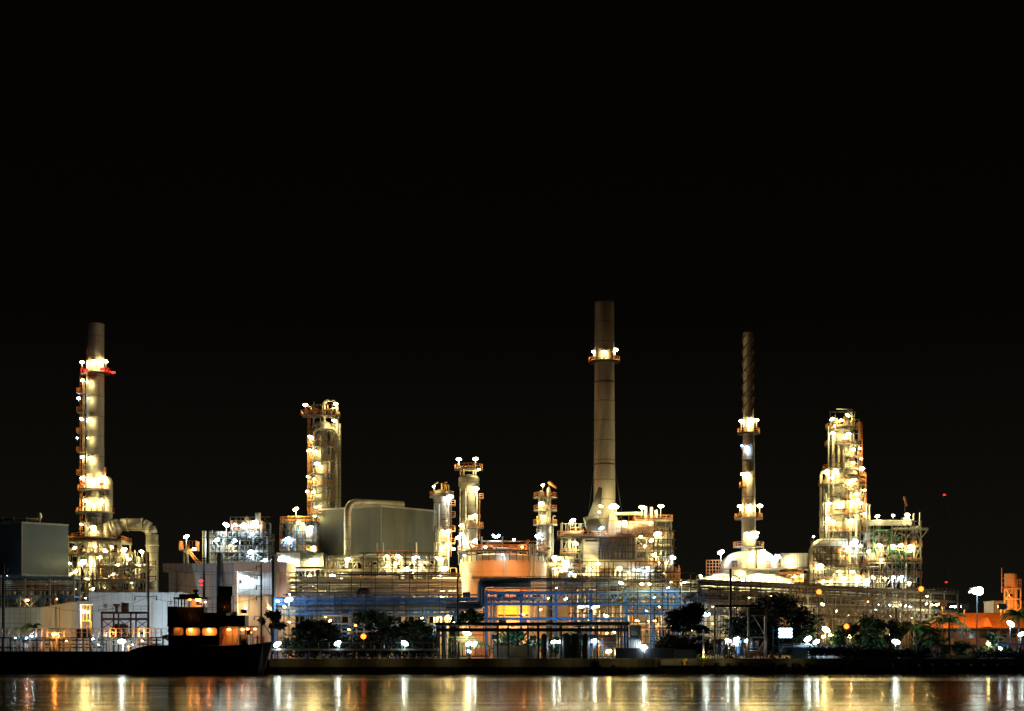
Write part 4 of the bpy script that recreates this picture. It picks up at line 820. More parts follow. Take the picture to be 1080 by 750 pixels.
def arch_hood(px0, px1, pt, pb, Y, a0=180, a1=0, n=10):
    x0, x1, zt, zb = X(px0, Y), X(px1, Y), Z(pt, Y), Z(pb, Y); c = (x0 + x1) / 2; r = (x1 - x0) / 2
    return [(c + r * math.cos(math.radians(a0 + (a1 - a0) * i / n)), zb + (zt - zb) * math.sin(math.radians(a0 + (a1 - a0) * i / n))) for i in range(n + 1)]
def heater():
    Y = 430; t = thing('heater_unit', 'domed white heater round the foot of the spiral straked chimney', 'heater', (X(789, Y), Y, GZ))
    s = X(1, Y) - X(0, Y)
    L0 = [P(762, 601, Y), P(763, 594, Y), P(766, 588, Y), P(771, 584, Y), P(777, 582.5, Y), P(785, 582, Y), P(785, 601, Y)]
    part(t, 'hood', MB().prism([(p[0], p[2]) for p in L0], Y - 3, Y + 5), 'cream')
    R0 = [P(798, 601, Y), P(798, 580, Y), P(803, 580, Y), P(810, 584, Y), P(817, 590, Y), P(817, 601, Y)]
    part(t, 'hood', MB().prism([(p[0], p[2]) for p in R0], Y - 3, Y + 5), 'cream')
    for px in (768, 774, 780, 803, 808, 813): part(t, 'hood_rib', MB().box(X(px, Y), X(px + .6, Y), Y - 3.2, Y - 3.003, Z(601, Y), Z(589, Y)), 'pale')
    part(t, 'deck', MB().box(X(760, Y), X(819, Y), Y - 4.5, Y + 6, Z(602, Y), Z(600.6, Y)), 'steel')
    part(t, 'body', MB().box(X(762, Y), X(818, Y), Y - 3.6, Y + 5, GZ, Z(602, Y)), 'pale')
    for px in (770, 786, 800, 811): part(t, 'inspection_door', MB().box(X(px - 2, Y), X(px + 2, Y), Y - 3.68, Y - 3.603, Z(606.5, Y), Z(603, Y)), 'steel')
    part(t, 'railing', MB().rail([(X(760, Y), Y - 4.4, Z(600.6, Y)), (X(819, Y), Y - 4.4, Z(600.6, Y))], 1.3, .12), 'orange')
    for a in ((770, 592), (805, 592)): part(t, 'manway', MB().box(X(a[0], Y), X(a[0] + 6, Y), Y - 3.3, Y - 3.01, Z(599, Y), Z(a[1], Y)), 'dark')
    lamps(t, Y - 4.8, [(760.5, 582.5, 'cool', 1.6, 3.6), (804.5, 581, 'warm', 1.05, 0), (809, 586, 'warm', .8, 0), (806, 592, 'warm', .9, 0), (794, 590, 'warm', .8, 0), (820.5, 587, 'cool', 1.4, 3), (784, 604, 'warm', .7, 0)])
heater()
def orange_screen():
    Y = 433; t = thing('lattice_screen', 'orange grid screen standing next to the domed heater', 'screen', (X(753, Y), Y, GZ)); b = MB()
    for i in range(6): b.beam(P(745 + i * 3.3, 690, Y), P(745 + i * 3.3, 590.5, Y), .22)
    part(t, 'upright_grid', b, 'orange'); b = MB()
    for i in range(5): b.beam(P(745, 591 + i * 3.4, Y - .15), P(761.5, 591 + i * 3.4, Y - .15), .2)
    part(t, 'rail_grid', b, 'orange')
orange_screen()
def shelter(px0, px1, pts, Y, label, lms):
    t = thing('roof_shelter', label, 'shelter', (X((px0 + px1) / 2, Y), Y, GZ), 'white roofed shelters')
    po = [(X(a, Y), Z(b, Y)) for a, b in pts]; lo = [(x, z - .25) for x, z in reversed(po)]
    part(t, 'roof', MB().prism(po + lo, Y - 2, Y + 9), 'white')
    part(t, 'gable', MB().prism([(x, z - .26) for x, z in po] + [(po[-1][0], GZ), (po[0][0], GZ)], Y + 1.5, Y + 2), 'white')
    for k in range(5): part(t, 'post', MB().beam((X(px0 + (px1 - px0) * k / 4, Y), Y - 1.7, GZ), (X(px0 + (px1 - px0) * k / 4, Y), Y - 1.7, Z(612, Y)), .25), 'cream')
    scaffold(t, px0, px1, Y - 2.6, 608, 640, 12, 4, 'dark', .16, int(px0)); lamps(t, Y - 1.5, lms)
shelter(735, 776, [(735, 613), (738, 610), (744, 608.5), (751, 605.5), (757, 604.5), (766, 604.5), (772, 606), (777, 608.5)], 418, 'low white vaulted roof left of the chimney foot, brilliantly lit'.replace(' left of the chimney foot', ' beside the orange grid screen'),
        [(739, 607.5, 'warm', .8, 0, 416), (748, 611, 'warm', 0.98, 0), (757, 610, 'warm', 1.05, 0), (765, 610.5, 'warm', 0.91, 0), (773, 612, 'warm', 0.84, 0)])
shelter(777, 838, [(777, 611), (782, 608), (790, 605), (799, 604), (806, 605), (816, 605.5), (826, 609), (838, 612)], 416, 'low white vaulted roof under the domed heater, brilliantly lit',
        [(783, 612, 'warm', 0.84, 0), (794, 610, 'warm', 1.05, 0), (804, 610.5, 'warm', 1.05, 0), (814, 611, 'warm', 0.98, 0), (823, 612, 'warm', 0.84, 0), (832, 614, 'warm', 0.70, 0)])
def louvre_house():
    Y = 436; t = thing('air_cooler_house', 'ribbed pale air cooler box between the heater and the widest tower', 'cooler', (X(836, Y), Y, GZ))
    part(t, 'casing', MB().box(X(823, Y), X(852, Y), Y, Y + 8, Z(598, Y), Z(583.5, Y)), 'clad')
    b = MB()
    for i in range(12): b.box(X(823.6 + i * 2.4, Y), X(824.3 + i * 2.4, Y), Y - .22, Y - .002, Z(597.6, Y), Z(584, Y))
    part(t, 'casing_rib', b, 'pale')
    part(t, 'duct', MB().tube(P(818, 599.5, Y - 1), P(853, 599.5, Y - 1), .55, 14), 'cream')
    frame(t, [822, 830, 838, 846], Y - 1, Y + 7, 602, [603.5, 612], 'orange', .3, seed=81)
    clutter(t, 822, 850, Y - 1, Y + 5, 604, 640, 20, 82, ('cream', 'orange', 'pale')); lamps(t, Y - 2, [(833.5, 590, 'warm', 1.0, 0), (846, 607, 'warm', .7, 0), (838, 608, 'warm', .8, 0)])
louvre_house()
def unit_green():
    Y = 476; t = thing('process_frame', 'tall pale frame with arched green pipes beside the widest tower', 'process unit', (X(945, Y), Y, GZ), 'lit process frames')
    frame(t, [917, 928, 941, 955, 964, 971], Y, Y + 12, 549, [575, 592.5, 607], 'alu', .36, seed=91)
    for py, a, b in ((550, 913, 962), (553, 913, 962), (558, 942, 979)): part(t, 'girder', MB().beam(P(a, py, Y - .3), P(b, py, Y - .3), .4, .8), 'steel')
    part(t, 'top_deck', MB().box(X(913, Y), X(962, Y), Y, Y + 12, Z(549.4, Y), Z(548.4, Y)), 'steel')
    part(t, 'bracket', MB().beam(P(979, 558.5, Y), P(970, 569, Y), .3), 'pale')
    for a, b in (((943, 565), (949, 550)), ((957, 566), (963, 560)), ((941, 600), (950, 607)), ((955, 565), (947, 562))): part(t, 'brace', MB().beam(P(*a, Y - .2), P(*b, Y - .2), .3), 'pale')
    part(t, 'green_pipe', MB().bend([P(921.5, 584, Y - .8), P(921.5, 560, Y - .8), P(938.5, 560, Y - .8), P(938.5, 590, Y - .8)], .32, 1.2, 10), 'green')
    part(t, 'green_pipe', MB().bend([P(938.5, 580, Y - .6), P(948, 580, Y - .6), P(948, 596, Y - .6)], .35, 1, 10), 'green'); part(t, 'green_pipe', MB().tube(P(956, 588, Y - .6), P(956, 580, Y - .6), .4), 'green'); part(t, 'green_pipe', MB().tube(P(947.5, 571, Y - .6), P(947.5, 567, Y - .6), .4), 'green')
    part(t, 'reactor', MB().path([P(922, 569, Y + 2), P(924, 569, Y + 2), P(944, 569, Y + 2), P(946, 569, Y + 2)], 1.35, 18), 'cream'); part(t, 'reactor', MB().lathe(X(929.5, Y), Y + 3, [(1.0, Z(592, Y)), (1.0, Z(580, Y)), (.4, Z(578, Y))], 16), 'cream')
    for px, py in ((963.5, 542), (970, 541), (917, 533), (914, 532)): part(t, 'vent_pipe', MB().bend([P(px, 562, Y), P(px, py, Y), P(px + 1.2, py, Y)], .22, .3, 8), 'pale')
    part(t, 'mast', MB().beam(P(954.5, 549, Y), P(954.5, 533, Y), .14), 'dark'); part(t, 'fan_box', MB().box(X(953, Y), X(960, Y), Y, Y + 3, Z(548.6, Y), Z(545.6, Y)), 'grey_clad')
    clutter(t, 916, 970, Y, Y + 10, 552, 592, 70, 92, ('cream', 'pale', 'alu', 'orange', 'steel', 'dark')); clutter(t, 914, 970, Y - 2, Y + 9, 594, 640, 60, 93, ('cream', 'pale', 'orange', 'alu', 'steel'))
    scaffold(t, 916, 971, Y - 1.2, 550, 640, 11, 11, 'steel', .18, 21); scaffold(t, 914, 970, Y - 2.4, 592, 640, 13, 6, 'dark', .2, 22)
    lamps(t, Y - 1, [(925.5, 544.5, 'warm', 1.2, 1.4), (942, 543.5, 'warm', .8, 1.2), (957, 543, 'warm', 1.4, 1.6), (928, 575, 'warm', 1.3, 0), (942, 575.5, 'warm', 1.1, 0), (950, 575, 'warm', 1.3, 0), (960, 576.5, 'warm', 1.4, 0), (942.5, 609, 'cool', 1.2, 0), (950, 609, 'cool', 1.3, 0), (958.5, 615, 'warm', 1.1, 0), (930, 590, 'warm', .8, 0), (921, 609, 'warm', 1.0, 0), (933, 610, 'warm', 1.0, 0)])
unit_green()

# ================================================================== pipe racks
def w(px, Y): return (X(px, Y), Y)
def hz(py, Y): return Z(py, Y)
t = thing('pipe_rack', 'grey rack of many thin pale pipes under the olive hall', 'pipe rack', (X(390, 398), 398, GZ), 'pipe racks')
rr = random.Random(5); pipes = []
for k in range(15):
    py = 607 + k * 1.55; f0 = rr.choice((0, 0, 0, .1, .3)); pipes.append((Z(py, 398), rr.uniform(-.4, 3.5), rr.choice((.13, .16, .22, .28)), rr.choice(('pale', 'cream', 'alu', 'steel', 'alu', 'dark')), f0, rr.choice((1, 1, .8, .65))))
scaffold(t, 298, 486, 396, 602, 640, 11, 9, 'dark', .17, 77, 1.0)
rack(t, w(298, 398), w(486, 398), 4, 8, [Z(614, 398), Z(624, 398), Z(631, 398)], pipes, 'steel', 'steel', .28)
part(t, 'expansion_loop', MB().bend([P(379, 630, 396), P(379, 623, 396), P(388, 623, 396), P(388, 630, 396)], .75, 1.6, 12), 'black')
t = thing('pipe_rack', 'long low blue girder rack running behind the waterside trees', 'pipe rack', (X(400, 380), 380, GZ), 'pipe racks'); pipes = []
for k in range(11):
    pipes.append((Z(631 + k * 1.4, 380), rr.uniform(-.3, 3.3), rr.choice((.12, .16, .2)), rr.choice(('blue', 'dark', 'blue', 'blue', 'steel', 'cream')), rr.choice((0, 0, .12)), 1))
rack(t, w(290, 380), w(512, 380), 4, 7, [Z(631, 380), Z(646, 380)], pipes, 'blue', 'blue', .4)
scaffold(t, 300, 512, 379, 626, 690, 13, 6, 'dark', .18, 75, 1.2); scaffold(t, 300, 505, 379.5, 628, 645, 20, 5, 'blue', .14, 76)
lamps(t, 378, [(300, 640, 'warm', .8, 0), (293, 634, 'cool', 1.0, 0)])
t = thing('pipe_rack', 'low blue shelf rack with an A shaped trestle among the trees', 'pipe rack', (X(380, 374), 374, GZ), 'pipe racks'); pipes = []
for k, py in enumerate((650.5, 659, 662, 667)): pipes.append((Z(py, 374), .3 * k, .2, ('cream', 'cream', 'blue', 'cream')[k], 0, 1))
rack(t, w(340, 374), w(470, 374), 3, 5, [Z(660, 374), Z(669, 374)], pipes, 'blue', 'blue', .3)
part(t, 'trestle', MB().beam(P(372.5, 657, 373.2), P(377, 648, 373.2), .25).beam(P(381, 657, 373.2), P(377, 648, 373.2), .25).beam(P(374.5, 654, 373.2), P(379.5, 654, 373.2), .2), 'cream')
for a in (360, 384, 405): part(t, 'expansion_loop', MB().bend([P(a, 656, 373.2), P(a, 648.5, 373.2), P(a + 8, 648.5, 373.2), P(a + 8, 656, 373.2)], .2, .5, 8), 'cream')
lamps(t, 376, [(368, 664, 'sodium', .7, 0), (410, 655, 'sodium', .8, 0), (430, 662, 'sodium', .9, 0), (445, 652, 'warm', .7, 0)])
t = thing('pipe_bridge', 'tall blue braced bridge of pipes crossing in front of the orange tank', 'pipe rack', (X(590, 372), 372, GZ), 'pipe racks'); pipes = []
for k in range(8):
    pipes.append((Z(610.5 + k * 1.5, 372), .2 + .35 * (k % 8), rr.choice((.09, .12, .16)), rr.choice(('dark', 'dark', 'steel', 'blue')), rr.choice((0, .05, .1)) if k > 2 else .0, 1))
for k in range(4): pipes.append((Z(634 - k * 1.0, 372), .3 + .5 * k, .18, rr.choice(('pale', 'dark', 'cream')), 0, .4))
rack(t, w(513, 372), w(660, 372), 5, 4, [Z(623.5, 372), Z(635.5, 372), Z(645, 372) if False else Z(651, 372)], pipes, 'blue', 'blue', .5, truss=[(Z(635, 372), Z(624, 372))], rail=None)
for k in range(5): part(t, 'drop_pipe', MB().bend([P(560, 618 - k * 1.7, 371.5 + .5 * k), P(510 - k * 1.3, 618 - k * 1.7, 371.5 + .5 * k), P(510 - k * 1.3, 641 - k * 1.2, 371.5 + .5 * k), P(470, 641 - k * 1.2, 371.5 + .5 * k)], .28, 1.2, 10), ('dark', 'blue', 'dark', 'blue', 'steel')[k])
for px in (518, 521, 568): part(t, 'riser', MB().tube(P(px, 690, 373), P(px, 633, 373), .24), 'pale')
part(t, 'brace', MB().beam(P(553, 635, 371.6), P(562, 624, 371.6), .22).beam(P(588, 651, 371.6), P(578, 637, 371.6), .22), 'blue')
b = MB(); 
for px in range(500, 660, 7): b.beam(P(px, 613.5, 371.6), P(px, 607.8, 371.6), .1)
b.beam(P(498, 608, 371.6), P(657, 608, 371.6), .12).beam(P(498, 610.7, 371.6), P(657, 610.7, 371.6), .1); part(t, 'railing', b, 'dark')
part(t, 'cable_tray', MB().box(X(497, 372), X(545, 372), 371, 372, Z(610, 372), Z(609, 372)), 'dark'); part(t, 'cable_tray', MB().box(X(545, 372), X(657, 372), 371, 372, Z(613.2, 372), Z(612.5, 372)), 'dark')
lamps(t, 378, [(587, 620, 'warm', .7, 0), (613, 640, 'cool', 1.5, 0), (629, 639.5, 'warm', 1.6, 0), (624, 641, 'warm', 1.0, 0), (619, 639, 'warm', .9, 0), (597, 631.5, 'warm', 1.1, 0), (578, 631, 'warm', .6, 0), (655, 615, 'warm', .9, 0, 368), (552, 648, 'sodium', .9, 0, 382), (570, 643, 'sodium', .9, 0, 385), (640, 650, 'sodium', 1.3, 0, 384), (622, 653, 'sodium', 1.2, 0, 384), (638, 649, 'warm', .9, 0, 383)])
for px, py in ((492, 628), (510, 632), (528, 630), (548, 628), (566, 631), (500, 648), (530, 655), (552, 656)): lamp(t, px, py, 383, 'sodium', 2.1, 0, 0, True)  # hooded sodium floods added to light the tank orange, lenses unseen
t = thing('pipe_rack', 'double lattice girder rack with a walkway in front of the furnace', 'pipe rack', (X(690, 376), 376, GZ), 'pipe racks'); pipes = []
for k in range(6): pipes.append((Z(612 + k * 2.0, 376), .3 + .4 * (k % 7), rr.choice((.10, .14, .2)), rr.choice(('dark', 'dark', 'steel', 'alu')), 0, rr.choice((1, 1, .85))))
rack(t, w(661, 376), w(742, 376), 5, 3, [Z(623, 376), Z(636, 376), Z(645.5, 376)], pipes, 'blue', 'blue', .4, truss=[(Z(636, 376), Z(624, 376)), (Z(645, 376), Z(637, 376))], rail='dark')
scaffold(t, 600, 740, 371, 606, 690, 13, 10, 'dark', .2, 74, 1.0); clutter(t, 600, 740, 384, 394, 622, 690, 98, 101, ('cream', 'alu', 'orange', 'dark', 'steel', 'dark', 'wood'))
lamps(t, 374, [(677, 616, 'warm', 1.0, 0), (685, 616, 'warm', 1.0, 0), (708, 614, 'warm', .6, 0), (722, 614, 'warm', .9, 0), (704.5, 620, 'cool', .8, 0), (690, 655, 'sodium', 1.1, 0, 384), (672, 655, 'sodium', 1.2, 0, 384), (660, 660, 'warm', .9, 0, 384), (722, 630, 'warm', .8, 0, 386), (690, 630, 'warm', .8, 0, 386), (730, 650, 'warm', .7, 0, 386), (708, 645, 'warm', .7, 0, 386), (610, 665, 'sodium', .9, 0, 384), (640, 668, 'sodium', .8, 0, 384)])
t = thing('pipe_rack', 'dark rack of long pipes running off towards the orange roofed house', 'pipe rack', (X(860, 420), 420, GZ), 'pipe racks'); pipes = []
A, B = w(736, 372), w(1010, 455); hA = lambda py: Z(py, 372)
for k in range(14): pipes.append((hA(612 + (k % 7) * 1.6 + (12 if k > 7 else 0)), .2 + .36 * k, rr.choice((.12, .18, .26)), rr.choice(('dark', 'dark', 'steel', 'alu', 'wood')), 0, 1))
rack(t, A, B, 5, 16, [hA(612), hA(622), hA(634), hA(646)], pipes, 'steel', 'steel', .36, truss=[(hA(646), hA(635))], rail='dark')
scaffold(t, 738, 800, 371, 613, 690, 8, 9, 'dark', .2, 71, .8); scaffold(t, 800, 870, 389, 616, 690, 14, 9, 'steel', .17, 72); scaffold(t, 868, 985, 409, 622, 690, 24, 8, 'steel', .18, 73)
clutter(t, 745, 850, 384, 396, 622, 692, 98, 103, ('cream', 'alu', 'orange', 'dark', 'steel', 'wood', 'dark')); 
lamps(t, 372, [(745, 648, 'cool', 1.4, 0, 366), (762, 648, 'warm', .7, 0, 384), (775, 640, 'warm', .8, 0, 390), (768, 655, 'sodium', 1.0, 0, 388), (776, 661, 'warm', 1.0, 0, 384), (752, 640, 'warm', .6, 0, 388), (790, 630, 'warm', .9, 0, 392), (812, 626, 'warm', .9, 0, 398), (836, 630, 'warm', .8, 0, 404), (867.5, 637.5, 'warm', 1.2, 0, 400), (842, 644, 'sodium', .8, 0, 400), (856, 655, 'sodium', .9, 0, 402), (904, 640, 'warm', .6, 0, 430), (932, 638, 'warm', 1.0, 0, 440), (937, 638, 'warm', .9, 0, 440), (951, 638.5, 'warm', 1.1, 0, 440), (955, 639, 'warm', .8, 0, 440), (960, 640, 'cool', .9, 0, 440), (977, 637, 'warm', .9, 0, 445), (893, 650, 'sodium', .8, 0, 420), (920, 652, 'warm', .6, 0, 430), (882, 646, 'warm', .6, 0, 420), (1003, 640, 'warm', .8, 0, 440), (988, 638, 'warm', 1.1, 0, 440), (1007, 640, 'cool', 1.1, 0, 440), (983, 638, 'warm', 1.0, 0, 440)])
def yard_unit():
    Y = 484; t = thing('pump_yard', 'low yard of lit pipes and orange rails beneath the green piped frame', 'process unit', (X(890, Y), Y, GZ), 'lit process frames')
    frame(t, [846, 860, 874, 888, 902, 916, 930, 944, 958, 972], Y, Y + 8, 630, [640, 652, 664], 'steel', .3, seed=111)
    clutter(t, 850, 975, Y - 2, Y + 7, 632, 690, 98, 112, ('cream', 'steel', 'orange', 'alu', 'dark', 'wood'))
    lamps(t, Y - 3, [(860, 662, 'sodium', .9, 0), (880, 664, 'sodium', .9, 0), (903, 650, 'warm', .7, 0), (925, 660, 'sodium', .8, 0), (940, 650, 'warm', .6, 0), (962, 652, 'sodium', .8, 0), (945, 664, 'sodium', .7, 0), (872, 640, 'warm', .7, 0), (912, 636, 'warm', .8, 0)])
yard_unit()
def bridge_left():
    Y = 396; t = thing('truss_bridge', 'blue truss bridge carrying dark pipes in front of the dark blue hall', 'pipe rack', (X(35, Y), Y, GZ), 'pipe racks')
    rack(t, w(-25, Y), w(78, Y), 5, 4, [Z(608, Y), Z(628, Y)], [(Z(612 + k * 2.2, Y), .4 + .5 * k, .2, ('dark', 'steel', 'alu', 'dark', 'wood', 'dark')[k], 0, 1) for k in range(6)], 'steel', 'blue', .4)
    for px in (20, 43, 66, -3): part(t, 'hanger', MB().beam(P(px, 640, Y - .6), P(px, 627, Y - .6), .7, .4), 'blue')
    for a in (-3, 20, 43): part(t, 'brace', MB().beam(P(a, 628.5, Y - .5), P(a + 11.5, 640, Y - .5), .22).beam(P(a + 23, 628.5, Y - .5), P(a + 11.5, 640, Y - .5), .22), 'blue')
    clutter(t, 0, 72, Y + 5, Y + 14, 606, 640, 34, 121, ('dark', 'steel', 'wood', 'alu'))
    lamp(t, 6, 607, Y + 3, 'cool', .6, 0, 0, True); lamp(t, 29, 633, Y - 1, 'sodium', 1.0, 0, 0); lamp(t, 60, 632, Y + 2, 'sodium', .4, 0, 0)  # the first, hooded lamp is added to light the dark hall's wall
bridge_left()

def sprinkle(name, Y0, px0, px1, p0, p1, n, seed):
    t = [o for o in COL.objects if o.get('label', '').startswith(name)][0]; rr = random.Random(seed)
    for i in range(n): lamp(t, rr.uniform(px0, px1), rr.uniform(p0, p1), Y0 + rr.uniform(0, 8), rr.choice(('warm', 'warm', 'warm', 'cool', 'sodium')), rr.uniform(.45, .85), None, 0)
sprinkle('long low blue girder', 384, 300, 480, 626, 662, 12, 1); sprinkle('double lattice', 382, 600, 735, 612, 668, 16, 2); sprinkle('dark rack of long', 392, 750, 850, 622, 668, 12, 3); sprinkle('dark rack of long', 425, 860, 985, 628, 664, 16, 4); sprinkle('grey rack of many', 403, 300, 470, 600, 634, 12, 5)
# ================================================================== tug at the quay
def holed_panel(mb, y, th, x0, x1, z0, z1, hx0, hx1, hz0, hz1, rad):
    """plate with one rounded opening"""
    n = 6; inner = []; outer = []
    for cx, cz, a in ((hx1 - rad, hz1 - rad, 0), (hx0 + rad, hz1 - rad, 90), (hx0 + rad, hz0 + rad, 180), (hx1 - rad, hz0 + rad, 270)):
        for k in range(n + 1):
            t = math.radians(a + 90 * k / n); inner.append((cx + rad * math.cos(t), cz + rad * math.sin(t)))
    mx, mz = (x0 + x1) / 2, (z0 + z1) / 2
    for i, (ix, iz) in enumerate(inner):
        q = i // (n + 1); k = i % (n + 1)
        c = [(x1, z1), (x0, z1), (x0, z0), (x1, z0)][q]
        if k == n // 2: outer.append(c)
        elif (k < n // 2) == (q in (0, 2)): outer.append((c[0], iz))
        else: outer.append((ix, c[1]))
    m = len(inner); vs = [(x, y, z) for x, z in inner] + [(x, y, z) for x, z in outer] + [(x, y + th, z) for x, z in inner] + [(x, y + th, z) for x, z in outer]
    fs = []
    for i in range(m):
        j = (i + 1) % m; fs += [(i, m + i, m + j, j), (2 * m + i, 2 * m + j, 3 * m + j, 3 * m + i), (i, j, 2 * m + j, 2 * m + i)]
    mb.add(vs, fs)
def tug():
    Y = 328; t = thing('tugboat', 'black tugboat with orange lit oval openings along its deckhouse', 'boat', (X(215, Y), Y, 0))
    zx = lambda p: Z(p, Y)
    # hull: sections along x
    st = [(128, 688, 0.6), (140, 684, 2.2), (155, 680.5, 3.4), (176, 680.5, 4.0), (230, 681, 4.0), (262, 680, 3.6), (276, 678, 2.6), (284.5, 676.5, .9)]
    vs, fs = [], []
    for px, py, hb in st:
        x = X(px, Y); zt = zx(py); k = 0.0 if px < 270 else (px - 266) / 20 * 1.6; kx = -k * 1.2
        for s, z, f in ((-1, zt, 1), (-1, .9, .98), (-1, -1.2, .7), (1, -1.2, .7), (1, .9, .98), (1, zt, 1)):
            vs.append((x + (kx if z < 1 else 0) * (1.3 if z < 0 else 1), Y + 4 + s * hb * f, z))
    for i in range(len(st) - 1):
        for j in range(6): fs.append((i * 6 + j, i * 6 + (j + 1) % 6, i * 6 + 6 + (j + 1) % 6, i * 6 + 6 + j))
    fs += [tuple(range(6))[::-1], tuple(range((len(st) - 1) * 6, len(st) * 6))]
    h = part(t, 'hull', MB().add(vs, fs), 'black')
    b = MB()
    for i in range(len(st) - 1): b.beam((X(st[i][0], Y), Y + 4 - st[i][2] - .1, zx(st[i][1] + 2.5)), (X(st[i + 1][0], Y), Y + 4 - st[i + 1][2] - .1, zx(st[i + 1][1] + 2.5)), .3)
    part(h, 'rubbing_strake', b, 'rubber')
    for px in (150, 170, 192, 214, 236, 258): part(h, 'tyre_fender', MB().ring(0, 0, .3, .62, -.14, .14, n=16), 'rubber')
    ch = [c for c in h.children if c.name.startswith('tyre')]
    for c, px in zip(ch, (150, 170, 192, 214, 236, 258)):
        for v in c.data.vertices: v.co = (v.co[0] + t.location.x, v.co[1] + t.location.y, v.co[2] + t.location.z)
        c.rotation_euler = (PI / 2, 0, 0); c.location = Vector((X(px, Y), Y - .3, zx(690))) - t.location
    # deckhouse screen with three rounded openings
    s = MB(); z0, z1 = zx(680.8), zx(660)
    xs = [X(p, Y) for p in (177, 194.2, 211.6, 231)]
    for (a, b2), (h0, h1) in zip(zip(xs, xs[1:]), ((179.5, 193), (195.6, 210.6), (212.6, 228.6))): holed_panel(s, Y + .4, .12, a, b2, z0, z1, X(h0, Y), X(h1, Y), zx(670.3), zx(662), .55)
    part(t, 'deckhouse_screen', s, 'tar')
    part(t, 'deckhouse', MB().box(X(181, Y), X(229, Y), Y + 2.2, Y + 6.5, zx(681), zx(660.2)), 'peach')
    part(t, 'boat_deck', MB().box(X(176, Y), X(234, Y), Y + .2, Y + 7.8, zx(661), zx(659.4)), 'tar')
    part(t, 'upper_house', MB().box(X(183, Y), X(237, Y), Y + 1.4, Y + 6.4, zx(659.3), zx(646)), 'dark')
    part(t, 'side_house', MB().box(X(175.5, Y), X(186, Y), Y + .9, Y + 6.8, zx(659.35), zx(639.5)), 'black')
    part(t, 'side_house', MB().box(X(236, Y), X(257, Y), Y + 1.6, Y + 6.2, zx(661), zx(649)), 'black')
    part(t, 'window', MB().box(X(221, Y), X(226, Y), Y + 1.3, Y + 1.39, zx(656), zx(652)), 'wood')
    # wheelhouse
    wh = part(t, 'wheelhouse', MB().box(X(184, Y), X(213.5, Y), Y + 1.8, Y + 5.6, zx(645.9), zx(640)), 'wood')
    b = MB()
    for px in (184.3, 188.3, 191.5, 194.8, 199.6, 213): 
        for yy in (Y + 1.9, Y + 5.5): b.beam(P(px, 640.2, yy), P(px, 631.5, yy), .22)
    part(wh, 'window_post', b, 'dark'); part(wh, 'roof', MB().box(X(181.5, Y), X(217, Y), Y + 1.2, Y + 6.2, zx(631.5), zx(629.6)), 'dark')
    part(wh, 'rear_wall', MB().box(X(198, Y), X(213.3, Y), Y + 3.4, Y + 5.6, zx(640), zx(631.6)), 'cream')
    part(wh, 'window', MB().box(X(203.5, Y), X(209, Y), Y + 3.3, Y + 3.39, zx(637.5), zx(634)), 'glass')
    part(t, 'roof_locker', MB().box(X(186, Y), X(207, Y), Y + 2.6, Y + 5, zx(629.5), zx(626)), 'black'); part(t, 'searchlight', MB().lathe(X(203, Y), Y + 3.6, [(.3, zx(626)), (.3, zx(624)), (.62, zx(623.5)), (.62, zx(621.5)), (.2, zx(621))], 12), 'dark')
    part(t, 'funnel', MB().vprism([(X(226.5, Y), Y + 2.2), (X(242, Y), Y + 2.2), (X(242, Y), Y + 5.4), (X(226.5, Y), Y + 5.4)], zx(646), zx(628)), 'black')
    part(t, 'funnel', MB().box(X(227.8, Y), X(243.5, Y), Y + 1.9, Y + 5.7, zx(628), zx(618)), 'black')
    m = part(t, 'mast', MB().tube(P(215.2, 646, Y + 3.5), P(215.2, 557, Y + 3.5), .26, 8, .1).beam(P(204, 591, Y + 3.5), P(222, 592, Y + 3.5), .16).beam(P(209, 567, Y + 3.5), P(219, 567, Y + 3.5), .1).beam(P(211, 609, Y + 3.5), P(215, 609, Y + 3.5), .14), 'dark')
    for py in (612.5, 617): lamp(t, 212.3, py, Y + 3.2, 'redlamp', .6 if py < 614 else .4, 0, 0, names=('beacon', 'red_lens', ''))
    part(t, 'radar', MB().box(X(206, Y), X(214, Y), Y + 3.2, Y + 3.6, zx(588.6), zx(587.4)), 'dark')
    part(t, 'railing', MB().rail([P(176.5, 639.4, Y + 1), P(186, 639.4, Y + 1)], 1.0, .07, 1, False).rail([P(187, 646, Y + 1.5), P(236, 646, Y + 1.5)], 1.0, .07, 1.2, False), 'dark')
    part(t, 'liferaft', MB().path([P(243, 647.5, Y + 2), P(250, 647.5, Y + 2)], .5, 12), 'pale'); part(t, 'lifebuoy', MB().ring(0, 0, .25, .42, -.06, .06, n=14), 'orange')
    lb = [c for c in t.children if c.name.startswith('lifebuoy')][0]
    for v in lb.data.vertices: v.co = (v.co[0] + t.location.x, v.co[1] + t.location.y, v.co[2] + t.location.z)
    lb.rotation_euler = (PI / 2, 0, 0); lb.location = Vector((X(208, Y), Y + 1.3, zx(653))) - t.location
    for a, b2 in (((215.2, 570), (178, 640)), ((215.2, 575), (256, 649))): part(t, 'stay', MB().tube(P(*a, Y + 3.5), P(*b2, Y + 3.5), .03, 5), 'dark')
    for px, py0, py1 in ((180, 639, 628), (246, 649, 632), (224, 646, 634)): part(t, 'aerial', MB().tube(P(px, py0, Y + 3), P(px, py1, Y + 3), .05, 5), 'dark')
    for px, w_ in ((190, 4), (229, 5), (252, 6)): part(t, 'deck_locker', MB().box(X(px, Y), X(px + w_, Y), Y + 2, Y + 3, zx(646.5), zx(642.5)), 'dark')
    lamp(t, 199, 648.5, Y - .6, 'deck', .22, 0, 0, True, names=('deck_lamp', 'lens', '')); lamp(t, 236, 640, Y + .6, 'deck', .2, 0, 0, True, names=('deck_lamp', 'lens', ''))  # two hooded lamps added to bring out the dark deckhouse
